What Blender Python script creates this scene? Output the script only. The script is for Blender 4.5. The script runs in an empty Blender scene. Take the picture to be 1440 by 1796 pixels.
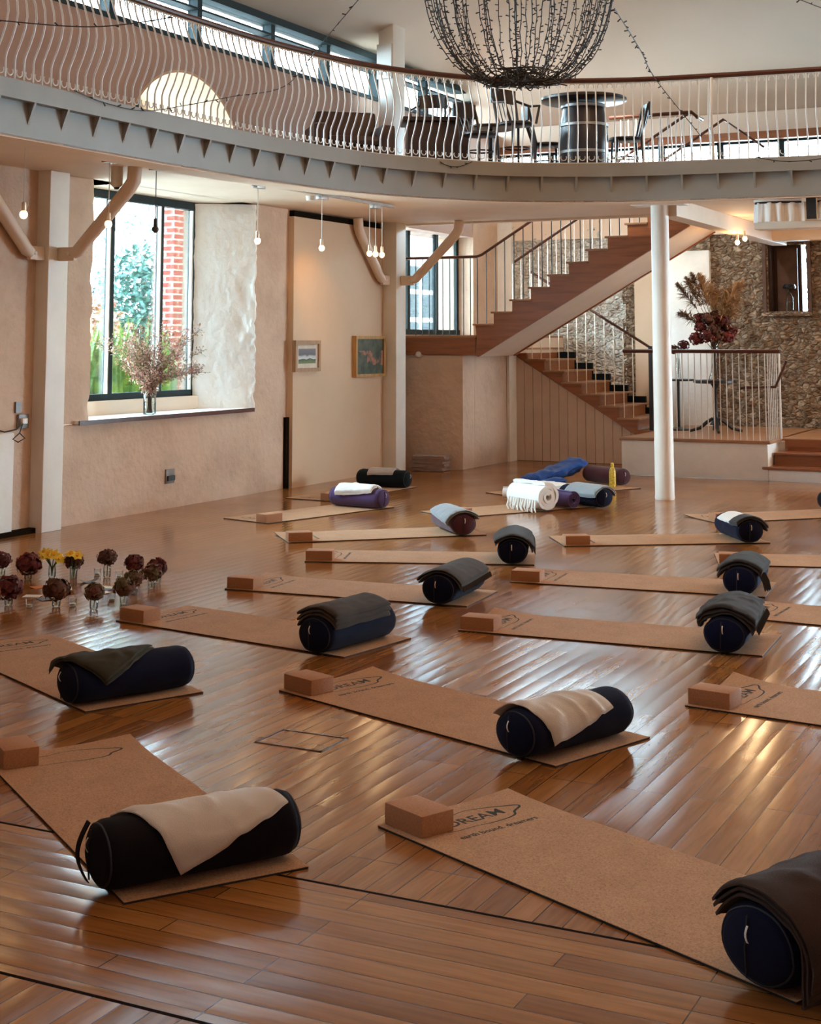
import bpy, bmesh, math, random
import numpy as np
from mathutils import Vector, Matrix, noise, Quaternion
random.seed(7)
PI=math.pi
R=math.radians
sc=bpy.context.scene
col=sc.collection

# ------------------------------------------------------------------ materials
def nt(name):
    m=bpy.data.materials.new(name); m.use_nodes=True
    n=m.node_tree.nodes; l=m.node_tree.links
    return m,n,l,n['Principled BSDF']
def ramp(n,stops):
    r=n.new('ShaderNodeValToRGB')
    while len(r.color_ramp.elements)<len(stops): r.color_ramp.elements.new(0.5)
    for e,(p,c) in zip(r.color_ramp.elements,stops):
        e.position=p; e.color=(*c,1)
    return r
def coords(n,l,scale=(1,1,1),rot=(0,0,0),kind='Object'):
    tc=n.new('ShaderNodeTexCoord'); mp=n.new('ShaderNodeMapping')
    mp.inputs['Scale'].default_value=scale; mp.inputs['Rotation'].default_value=rot
    l.new(tc.outputs[kind],mp.inputs[0]); return mp.outputs[0]
def geo_pos(n,l,scale=(1,1,1),rot=(0,0,0)):
    g=n.new('ShaderNodeNewGeometry'); mp=n.new('ShaderNodeMapping')
    mp.inputs['Scale'].default_value=scale; mp.inputs['Rotation'].default_value=rot
    l.new(g.outputs['Position'],mp.inputs[0]); return mp.outputs[0]
def mat(name,c,rough=.6,metal=0,var=.12,vscale=8,bump=0,bscale=60,spec=.5,coat=0,sheen=0,stretch=(1,1,1)):
    """plain surface with a little noise in its colour and relief"""
    m,n,l,b=nt(name)
    b.inputs['Roughness'].default_value=rough; b.inputs['Metallic'].default_value=metal
    b.inputs['Specular IOR Level'].default_value=spec
    if coat: b.inputs['Coat Weight'].default_value=coat
    if sheen: b.inputs['Sheen Weight'].default_value=sheen
    v=coords(n,l,stretch)
    t=n.new('ShaderNodeTexNoise'); t.inputs['Scale'].default_value=vscale; t.inputs['Detail'].default_value=5
    l.new(v,t.inputs['Vector'])
    lo=tuple(max(0,x*(1-var)) for x in c); hi=tuple(min(1,x*(1+var)) for x in c)
    r=ramp(n,[(.3,lo),(.7,hi)]); l.new(t.outputs['Fac'],r.inputs[0]); l.new(r.outputs[0],b.inputs['Base Color'])
    if bump:
        t2=n.new('ShaderNodeTexNoise'); t2.inputs['Scale'].default_value=bscale; t2.inputs['Detail'].default_value=4
        l.new(v,t2.inputs['Vector'])
        bp=n.new('ShaderNodeBump'); bp.inputs['Strength'].default_value=bump; bp.inputs['Distance'].default_value=.02
        l.new(t2.outputs['Fac'],bp.inputs['Height']); l.new(bp.outputs[0],b.inputs['Normal'])
    return m
def plaster(name,c,c2,bump=.35,scale=1.6,bscale=14):
    m,n,l,b=nt(name); b.inputs['Roughness'].default_value=.85; b.inputs['Specular IOR Level'].default_value=.2
    v=geo_pos(n,l)
    t=n.new('ShaderNodeTexNoise'); t.inputs['Scale'].default_value=scale; t.inputs['Detail'].default_value=8; t.inputs['Roughness'].default_value=.65
    l.new(v,t.inputs['Vector'])
    r=ramp(n,[(.32,c2),(.55,c),(.8,tuple(min(1,x*1.06) for x in c))]); l.new(t.outputs['Fac'],r.inputs[0])
    l.new(r.outputs[0],b.inputs['Base Color'])
    t2=n.new('ShaderNodeTexNoise'); t2.inputs['Scale'].default_value=bscale; t2.inputs['Detail'].default_value=6
    l.new(v,t2.inputs['Vector'])
    bp=n.new('ShaderNodeBump'); bp.inputs['Strength'].default_value=bump; bp.inputs['Distance'].default_value=.03
    l.new(t2.outputs['Fac'],bp.inputs['Height']); l.new(bp.outputs[0],b.inputs['Normal'])
    return m
def floor_mat(name,rotz):
    m,n,l,b=nt(name)
    v=geo_pos(n,l,(1,1,1),(0,0,rotz))
    br=n.new('ShaderNodeTexBrick'); br.offset=.37; br.offset_frequency=3
    br.inputs['Scale'].default_value=1; br.inputs['Brick Width'].default_value=1.15
    br.inputs['Row Height'].default_value=.097; br.inputs['Mortar Size'].default_value=.0022
    br.inputs['Mortar Smooth'].default_value=.2; br.inputs['Bias'].default_value=0
    br.inputs['Color1'].default_value=(0,0,0,1); br.inputs['Color2'].default_value=(1,1,1,1); br.inputs['Mortar'].default_value=(.5,.5,.5,1)
    l.new(v,br.inputs['Vector'])
    r=ramp(n,[(0,(.235,.085,.021)),(.5,(.315,.125,.033)),(1,(.39,.168,.049))]); l.new(br.outputs['Color'],r.inputs[0])
    gv=geo_pos(n,l,(1,1,1),(0,0,rotz)); mp=n.new('ShaderNodeMapping'); mp.inputs['Scale'].default_value=(2.2,26,1)
    l.new(gv,mp.inputs[0])
    g=n.new('ShaderNodeTexNoise'); g.inputs['Scale'].default_value=1.6; g.inputs['Detail'].default_value=7; g.inputs['Distortion'].default_value=.6
    l.new(mp.outputs[0],g.inputs['Vector'])
    gr=ramp(n,[(.3,(.72,.68,.64)),(.6,(1,1,1)),(.85,(1.0,.94,.86))]); l.new(g.outputs['Fac'],gr.inputs[0])
    mx=n.new('ShaderNodeMix'); mx.data_type='RGBA'; mx.blend_type='MULTIPLY'; mx.inputs[0].default_value=.8
    l.new(r.outputs[0],mx.inputs[6]); l.new(gr.outputs[0],mx.inputs[7])
    mm=n.new('ShaderNodeMix'); mm.data_type='RGBA'; mm.inputs[7].default_value=(.045,.018,.007,1)
    l.new(br.outputs['Fac'],mm.inputs[0]); l.new(mx.outputs[2],mm.inputs[6]); l.new(mm.outputs[2],b.inputs['Base Color'])
    # worn varnish: gloss varies, each board is a little cupped and tilted
    w=n.new('ShaderNodeTexNoise'); w.inputs['Scale'].default_value=1.3; w.inputs['Detail'].default_value=5; l.new(v,w.inputs['Vector'])
    wr=n.new('ShaderNodeMapRange'); wr.inputs[1].default_value=.3; wr.inputs[2].default_value=.7; wr.inputs[3].default_value=.12; wr.inputs[4].default_value=.22
    l.new(w.outputs['Fac'],wr.inputs[0]); l.new(wr.outputs[0],b.inputs['Roughness'])
    b.inputs['Specular IOR Level'].default_value=.8
    sx=n.new('ShaderNodeSeparateXYZ'); l.new(v,sx.inputs[0])
    md=n.new('ShaderNodeMath'); md.operation='MODULO'; md.inputs[1].default_value=.097; 
    ad=n.new('ShaderNodeMath'); ad.operation='ADD'; ad.inputs[1].default_value=97.0
    l.new(sx.outputs[1],ad.inputs[0]); l.new(ad.outputs[0],md.inputs[0])
    s1=n.new('ShaderNodeMath'); s1.operation='SUBTRACT'; s1.inputs[1].default_value=.0485; l.new(md.outputs[0],s1.inputs[0])
    s2=n.new('ShaderNodeMath'); s2.operation='MULTIPLY'; l.new(s1.outputs[0],s2.inputs[0]); l.new(s1.outputs[0],s2.inputs[1])
    s3=n.new('ShaderNodeMath'); s3.operation='MULTIPLY'; s3.inputs[1].default_value=-.35; l.new(s2.outputs[0],s3.inputs[0])
    un=n.new('ShaderNodeTexNoise'); un.inputs['Scale'].default_value=3.2; un.inputs['Detail'].default_value=2; l.new(v,un.inputs['Vector'])
    s4=n.new('ShaderNodeMath'); s4.operation='MULTIPLY'; s4.inputs[1].default_value=.0016; l.new(un.outputs['Fac'],s4.inputs[0])
    s5=n.new('ShaderNodeMath'); s5.operation='ADD'; l.new(s3.outputs[0],s5.inputs[0]); l.new(s4.outputs[0],s5.inputs[1])
    bp=n.new('ShaderNodeBump'); bp.inputs['Strength'].default_value=.85; bp.inputs['Distance'].default_value=1.0
    l.new(s5.outputs[0],bp.inputs['Height']); l.new(bp.outputs[0],b.inputs['Normal'])
    return m
def wood(name,c,scale=1,rough=.4,axis=0,dark=.6):
    m,n,l,b=nt(name); b.inputs['Roughness'].default_value=rough
    s=[14*scale]*3; s[axis]=1.2*scale
    v=coords(n,l,tuple(s))
    t=n.new('ShaderNodeTexNoise'); t.inputs['Scale'].default_value=1.5; t.inputs['Detail'].default_value=6; t.inputs['Distortion'].default_value=.5
    l.new(v,t.inputs['Vector'])
    r=ramp(n,[(.25,tuple(x*dark for x in c)),(.55,c),(.85,tuple(min(1,x*1.15) for x in c))]); l.new(t.outputs['Fac'],r.inputs[0])
    l.new(r.outputs[0],b.inputs['Base Color']); return m
def cork(name):
    m,n,l,b=nt(name); b.inputs['Roughness'].default_value=.72; b.inputs['Specular IOR Level'].default_value=.3
    v=coords(n,l)
    t=n.new('ShaderNodeTexNoise'); t.inputs['Scale'].default_value=170; t.inputs['Detail'].default_value=3
    t2=n.new('ShaderNodeTexNoise'); t2.inputs['Scale'].default_value=5; t2.inputs['Detail'].default_value=4
    l.new(v,t.inputs['Vector']); l.new(v,t2.inputs['Vector'])
    r=ramp(n,[(.25,(.28,.165,.095)),(.5,(.50,.285,.155)),(.75,(.60,.365,.215))]); l.new(t.outputs['Fac'],r.inputs[0])
    r2=ramp(n,[(.3,(.86,.84,.82)),(.7,(1,1,1))]); l.new(t2.outputs['Fac'],r2.inputs[0])
    mx=n.new('ShaderNodeMix'); mx.data_type='RGBA'; mx.blend_type='MULTIPLY'; mx.inputs[0].default_value=1
    l.new(r.outputs[0],mx.inputs[6]); l.new(r2.outputs[0],mx.inputs[7]); l.new(mx.outputs[2],b.inputs['Base Color'])
    bp=n.new('ShaderNodeBump'); bp.inputs['Strength'].default_value=.12; bp.inputs['Distance'].default_value=.004
    l.new(t.outputs['Fac'],bp.inputs['Height']); l.new(bp.outputs[0],b.inputs['Normal'])
    return m
def fabric(name,c,var=.25,rough=.95,sc_=260,bump=.25,sheen=.2):
    m,n,l,b=nt(name); b.inputs['Roughness'].default_value=rough; b.inputs['Specular IOR Level'].default_value=.15
    b.inputs['Sheen Weight'].default_value=sheen; b.inputs['Sheen Roughness'].default_value=.6
    v=coords(n,l)
    t=n.new('ShaderNodeTexNoise'); t.inputs['Scale'].default_value=sc_; t.inputs['Detail'].default_value=2
    t2=n.new('ShaderNodeTexNoise'); t2.inputs['Scale'].default_value=7; t2.inputs['Detail'].default_value=5
    l.new(v,t.inputs['Vector']); l.new(v,t2.inputs['Vector'])
    a=n.new('ShaderNodeMath'); a.operation='ADD'; l.new(t.outputs['Fac'],a.inputs[0]); l.new(t2.outputs['Fac'],a.inputs[1])
    h=n.new('ShaderNodeMath'); h.operation='MULTIPLY'; h.inputs[1].default_value=.5; l.new(a.outputs[0],h.inputs[0])
    r=ramp(n,[(.3,tuple(x*(1-var) for x in c)),(.7,tuple(min(1,x*(1+var)) for x in c))]); l.new(h.outputs[0],r.inputs[0])
    l.new(r.outputs[0],b.inputs['Base Color'])
    bp=n.new('ShaderNodeBump'); bp.inputs['Strength'].default_value=bump; bp.inputs['Distance'].default_value=.006
    l.new(a.outputs[0],bp.inputs['Height']); l.new(bp.outputs[0],b.inputs['Normal'])
    return m
def stone(name,cols,scale=6.5,mort=(.3,.25,.2)):
    m,n,l,b=nt(name); b.inputs['Roughness'].default_value=.9; b.inputs['Specular IOR Level'].default_value=.2
    v=geo_pos(n,l,(1,1,1.5))
    nz=n.new('ShaderNodeTexNoise'); nz.inputs['Scale'].default_value=4; nz.inputs['Detail'].default_value=4; l.new(v,nz.inputs['Vector'])
    va=n.new('ShaderNodeVectorMath'); va.operation='MULTIPLY_ADD'; va.inputs[1].default_value=(.2,.2,.2)
    l.new(nz.outputs['Color'],va.inputs[0]); l.new(v,va.inputs[2])
    vo=n.new('ShaderNodeTexVoronoi'); vo.inputs['Scale'].default_value=scale; l.new(va.outputs[0],vo.inputs['Vector'])
    ve=n.new('ShaderNodeTexVoronoi'); ve.feature='DISTANCE_TO_EDGE'; ve.inputs['Scale'].default_value=scale; l.new(va.outputs[0],ve.inputs['Vector'])
    sp=n.new('ShaderNodeSeparateColor'); l.new(vo.outputs['Color'],sp.inputs[0])
    r=ramp(n,[(i/(len(cols)-1),c) for i,c in enumerate(cols)]); l.new(sp.outputs[0],r.inputs[0])
    fine=n.new('ShaderNodeTexNoise'); fine.inputs['Scale'].default_value=22; fine.inputs['Detail'].default_value=6; l.new(v,fine.inputs['Vector'])
    fr=ramp(n,[(.3,(.55,.52,.5)),(.65,(1.1,1.08,1.05))]); l.new(fine.outputs['Fac'],fr.inputs[0])
    mx=n.new('ShaderNodeMix'); mx.data_type='RGBA'; mx.blend_type='MULTIPLY'; mx.inputs[0].default_value=.9
    l.new(r.outputs[0],mx.inputs[6]); l.new(fr.outputs[0],mx.inputs[7])
    er=ramp(n,[(.02,(1,1,1)),(.09,(0,0,0))]); l.new(ve.outputs['Distance'],er.inputs[0])
    m2=n.new('ShaderNodeMix'); m2.data_type='RGBA'; m2.inputs[7].default_value=(*mort,1)
    l.new(er.outputs[0],m2.inputs[0]); l.new(mx.outputs[2],m2.inputs[6]); l.new(m2.outputs[2],b.inputs['Base Color'])
    hr=ramp(n,[(0,(0,0,0)),(.18,(.8,.8,.8)),(.5,(1,1,1))]); l.new(ve.outputs['Distance'],hr.inputs[0])
    ad=n.new('ShaderNodeMath'); ad.operation='ADD'; l.new(hr.outputs[0],ad.inputs[0]); l.new(fine.outputs['Fac'],ad.inputs[1])
    bp=n.new('ShaderNodeBump'); bp.inputs['Strength'].default_value=.9; bp.inputs['Distance'].default_value=.04
    l.new(ad.outputs[0],bp.inputs['Height']); l.new(bp.outputs[0],b.inputs['Normal'])
    return m
def brick(name,c1,c2,mort,w=.225,h=.075,axis_rot=(0,0,0),ms=.011):
    m,n,l,b=nt(name); b.inputs['Roughness'].default_value=.9
    g=n.new('ShaderNodeNewGeometry'); sx=n.new('ShaderNodeSeparateXYZ'); l.new(g.outputs['Position'],sx.inputs[0])
    ad=n.new('ShaderNodeMath'); ad.operation='ADD'; l.new(sx.outputs[0],ad.inputs[0]); l.new(sx.outputs[1],ad.inputs[1])
    cb=n.new('ShaderNodeCombineXYZ'); l.new(ad.outputs[0],cb.inputs[0]); l.new(sx.outputs[2],cb.inputs[1])
    br=n.new('ShaderNodeTexBrick'); br.inputs['Scale'].default_value=1; br.inputs['Brick Width'].default_value=w; br.inputs['Row Height'].default_value=h
    br.inputs['Mortar Size'].default_value=ms; br.inputs['Color1'].default_value=(*c1,1); br.inputs['Color2'].default_value=(*c2,1); br.inputs['Mortar'].default_value=(*mort,1)
    l.new(cb.outputs[0],br.inputs['Vector']); l.new(br.outputs['Color'],b.inputs['Base Color'])
    return m
def glass_pane(name,tint=(1,1,1)):
    m=bpy.data.materials.new(name); m.use_nodes=True; n=m.node_tree.nodes; l=m.node_tree.links
    n.remove(n['Principled BSDF']); o=n['Material Output']
    t=n.new('ShaderNodeBsdfTransparent'); t.inputs[0].default_value=(*tint,1)
    g=n.new('ShaderNodeBsdfGlossy'); g.inputs['Roughness'].default_value=.02
    f=n.new('ShaderNodeFresnel'); f.inputs[0].default_value=1.45
    k=n.new('ShaderNodeMath'); k.operation='MULTIPLY'; k.inputs[1].default_value=.8; l.new(f.outputs[0],k.inputs[0])
    x=n.new('ShaderNodeMixShader'); l.new(k.outputs[0],x.inputs[0]); l.new(t.outputs[0],x.inputs[1]); l.new(g.outputs[0],x.inputs[2]); l.new(x.outputs[0],o.inputs[0])
    return m
def emit(name,c,s):
    m,n,l,b=nt(name); b.inputs['Base Color'].default_value=(*c,1); b.inputs['Emission Color'].default_value=(*c,1); b.inputs['Emission Strength'].default_value=s
    return m
def leafmat(name,c,c2,rough=.5):
    m,n,l,b=nt(name); b.inputs['Roughness'].default_value=rough
    oi=n.new('ShaderNodeTexNoise'); oi.inputs['Scale'].default_value=9; oi.inputs['Detail'].default_value=2; v=geo_pos(n,l); l.new(v,oi.inputs['Vector'])
    r=ramp(n,[(.35,c),(.65,c2)]); l.new(oi.outputs['Fac'],r.inputs[0]); l.new(r.outputs[0],b.inputs['Base Color'])
    return m
def painting_mat(name,kind,z0,z1,y0,y1):
    m,n,l,b=nt(name); b.inputs['Roughness'].default_value=.5
    v=geo_pos(n,l); sx=n.new('ShaderNodeSeparateXYZ'); l.new(v,sx.inputs[0])
    mr=n.new('ShaderNodeMapRange'); mr.inputs[1].default_value=z0; mr.inputs[2].default_value=z1; l.new(sx.outputs[2],mr.inputs[0])
    t=n.new('ShaderNodeTexNoise'); t.inputs['Scale'].default_value=9; t.inputs['Detail'].default_value=6; l.new(v,t.inputs['Vector'])
    if kind=='landscape':
        k=n.new('ShaderNodeMath'); k.operation='MULTIPLY_ADD'; k.inputs[1].default_value=.22; l.new(t.outputs['Fac'],k.inputs[0]); l.new(mr.outputs[0],k.inputs[2])
        r=ramp(n,[(.12,(.05,.07,.03)),(.33,(.16,.22,.06)),(.47,(.07,.09,.06)),(.50,(.62,.62,.58)),(.60,(.50,.50,.50)),(.66,(.13,.12,.13)),(1,(.20,.18,.19))])
        l.new(k.outputs[0],r.inputs[0]); l.new(r.outputs[0],b.inputs['Base Color'])
    else:
        r=ramp(n,[(.3,(.03,.05,.04)),(.5,(.07,.10,.075)),(.7,(.15,.13,.085))]); l.new(t.outputs['Fac'],r.inputs[0])
        t2=n.new('ShaderNodeTexNoise'); t2.inputs['Scale'].default_value=6.5; t2.inputs['Detail'].default_value=2; l.new(v,t2.inputs['Vector'])
        band=n.new('ShaderNodeMath'); band.operation='COMPARE'; band.inputs[1].default_value=.46; band.inputs[2].default_value=.2; l.new(mr.outputs[0],band.inputs[0])
        r2=ramp(n,[(.52,(0,0,0)),(.6,(1,1,1))]); l.new(t2.outputs['Fac'],r2.inputs[0])
        mu=n.new('ShaderNodeMath'); mu.operation='MULTIPLY'; l.new(band.outputs[0],mu.inputs[0]); l.new(r2.outputs[0],mu.inputs[1])
        mx=n.new('ShaderNodeMix'); mx.data_type='RGBA'; mx.inputs[7].default_value=(.42,.17,.11,1); l.new(mu.outputs[0],mx.inputs[0]); l.new(r.outputs[0],mx.inputs[6]); l.new(mx.outputs[2],b.inputs['Base Color'])
    return m

M={}
M['wall']=plaster('limewashed plaster',(.66,.485,.365),(.54,.385,.285),.5)
M['wall_up']=plaster('upper wall plaster',(.50,.35,.285),(.44,.30,.245),.12,.9,6)  # pinkish tan; backlit shade of the upper left wall put into its colour
M['panel']=plaster('smooth panel paint',(.68,.49,.34),(.64,.455,.31),.04,.8,8)
M['white_plaster']=plaster('white plaster',(.87,.85,.80),(.79,.76,.70),.2)
M['reveal']=plaster('white reveal plaster',(.94,.93,.89),(.90,.88,.83),.45,2.2,20)
M['cream']=mat('cream paint',(.74,.58,.44),.55,var=.04,vscale=3)
M['soffit']=mat('soffit paint',(.74,.585,.45),.7,var=.05,vscale=2)
M['ceiling']=mat('ceiling paint',(.82,.645,.50),.8,var=.03,vscale=1)
M['postwhite']=mat('post paint',(.84,.80,.72),.5,var=.05,vscale=3)
M['fascia']=mat('fascia paint',(.28,.285,.268),.5,var=.06,vscale=3,bump=.06,bscale=10)
M['boards']=plaster('painted boards',(.62,.48,.38),(.57,.43,.335),.05,2,6)
M['floor']=floor_mat('strip floor',R(90))
M['border']=floor_mat('border floor',0)
M['inlay']=mat('dark inlay',(.012,.007,.004),.95,spec=.05)
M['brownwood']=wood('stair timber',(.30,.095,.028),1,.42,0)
M['darkwood']=wood('dark handrail',(.10,.032,.016),1,.3,0)
M['redwood']=wood('red brown handrail',(.085,.024,.013),1,.35,0)
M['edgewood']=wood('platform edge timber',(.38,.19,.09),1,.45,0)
M['black']=mat('black metal',(.014,.013,.013),.4,var=.2)
M['rubber']=mat('black rubber',(.012,.010,.009),.8)
M['frame']=mat('dark green window frame',(.010,.020,.021),.6,var=.15,spec=.25)
M['white_metal']=mat('white metal',(.70,.66,.60),.35,var=.03)
M['brass']=mat('pale brass',(.75,.62,.45),.35,metal=.3,var=.05)
M['steel']=mat('brushed steel',(.42,.40,.38),.4,metal=.8,var=.1)
M['cork']=cork('cork')
M['corkblock']=mat('cork block',(.41,.19,.085),.75,var=.14,vscale=120,bump=.1,bscale=200)
M['ink']=mat('printed ink',(.012,.011,.011),.7)
M['pane']=glass_pane('window glass')
M['glass']=glass_pane('jar glass',(.93,.97,.96))
M['water']=glass_pane('water',(.94,.97,.96))
M['navy']=fabric('navy cotton',(.004,.006,.024),sheen=.03)
M['blueb']=fabric('deep blue cotton',(.005,.010,.045),sheen=.03)
M['plumblack']=fabric('plum black cotton',(.005,.0032,.006),sheen=.02)
M['maroon']=fabric('maroon cotton',(.075,.018,.032))
M['purple']=fabric('purple cotton',(.075,.04,.14))
M['blackc']=fabric('black teal cotton',(.005,.008,.010),sheen=.02)
M['bl_brown']=fabric('brown wool',(.042,.025,.019),sheen=.05)
M['bl_grey']=fabric('grey brown wool',(.058,.048,.042),sheen=.08)
M['bl_char']=fabric('charcoal wool',(.042,.040,.041),sheen=.08)
M['bl_olive']=fabric('olive wool',(.040,.038,.025),sheen=.08)
M['bl_cream']=fabric('cream cotton',(.64,.585,.52),.06)
M['bl_white']=fabric('white cotton',(.80,.80,.77),.06)
M['bl_blue']=fabric('blue grey wool',(.26,.29,.31),.15)
M['bl_mauve']=fabric('mauve grey wool',(.40,.34,.31),.15)
M['bl_taupe']=fabric('taupe wool',(.27,.18,.15),.3)
M['jacket']=fabric('bright blue cloth',(.012,.075,.33))
M['piping']=mat('dark piping',(.012,.012,.02),.7)
M['tag']=mat('white tag',(.85,.83,.8),.5)
M['bulb']=emit('lit bulb',(1,.72,.38),7)
M['bulb_off']=mat('unlit bulb',(.03,.025,.02),.3)
M['lead']=mat('fairy light wire',(.014,.012,.011),.6)
M['leather']=mat('brown leather',(.05,.02,.012),.45,var=.3)
M['barrel']=wood('barrel staves',(.045,.030,.028),1,.3,2)
M['bentwood']=wood('dark bentwood',(.035,.018,.012),1,.35,2)
M['tablewood']=wood('dark table',(.055,.022,.013),1,.35,0)
M['stonew']=stone('limewashed stone',[(.74,.68,.60),(.88,.85,.79),(.60,.52,.43),(.84,.79,.71)],9,(.72,.66,.57))
M['stoneb']=stone('rubble stone',[(.19,.115,.07),(.42,.29,.19),(.28,.18,.115),(.58,.45,.33),(.23,.145,.095),(.47,.35,.25)],10.5,(.26,.18,.12))
M['niche']=mat('niche timber',(.10,.045,.026),.7,var=.3)
M['redbrick']=brick('red brick',(.30,.055,.035),(.24,.045,.03),(.42,.36,.32))
M['slate']=brick('grey stone building',(.30,.33,.35),(.42,.45,.46),(.60,.62,.62),.5,.16,ms=.02)
M['outwhite']=mat('white joinery',(.85,.85,.83),.5)
M['garden']=mat('pale bounce ground',(.55,.53,.48),.9,var=.2,vscale=30)  # outside ground made pale to bounce sky light onto the reveal
M['strap']=leafmat('strap leaves',(.05,.20,.025),(.26,.44,.06),.35)
M['teal']=leafmat('shrub leaves',(.045,.13,.11),(.10,.24,.18))
M['autumn']=leafmat('autumn leaves',(.35,.13,.10),(.42,.26,.10))
M['twigleaf']=leafmat('twig leaves',(.40,.36,.18),(.55,.30,.22))
M['berry']=leafmat('berries',(.42,.10,.09),(.52,.30,.22))
M['stem']=mat('stems',(.10,.06,.03),.7)
M['greenstem']=mat('green stems',(.07,.14,.04),.6)
M['hyd']=leafmat('dried hydrangea',(.075,.016,.016),(.19,.03,.032),.8)
M['hydb']=leafmat('brown hydrangea',(.07,.025,.018),(.15,.06,.035),.8)
M['hydg']=leafmat('green brown hydrangea',(.12,.10,.04),(.17,.06,.045),.8)
M['daff']=leafmat('daffodil petals',(.85,.60,.04),(.90,.75,.10),.6)
M['daffc']=mat('daffodil trumpet',(.85,.42,.02),.6)
M['plume']=leafmat('pampas plume',(.42,.25,.12),(.60,.42,.26),.9)
M['plumed']=leafmat('dark plume',(.20,.11,.055),(.36,.21,.11),.9)
M['card']=mat('pale card',(.80,.80,.78),.5,var=.1,vscale=30)
M['cardd']=mat('dark card',(.05,.05,.05),.5,var=.5,vscale=40)
M['amber']=mat('orange slice',(.60,.20,.03),.5)
M['wax']=mat('candle wax',(.85,.78,.6),.5)
M['yellowb']=mat('yellow patterned bottle',(.72,.52,.06),.35,var=.45,vscale=60)
M['paintL']=painting_mat('landscape paint','landscape',1.43,1.71,15.36,15.82)
M['paintF']=painting_mat('flower paint','flowers',1.31,1.79,16.85,17.66)
M['framewood']=wood('picture frame wood',(.42,.25,.13),2,.45,2)
M['framegold']=wood('gilt picture frame',(.55,.32,.12),2,.35,2)
M['mount']=mat('picture mount',(.62,.52,.40),.7)
M['socket']=mat('grey socket plate',(.20,.17,.15),.4)

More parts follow.
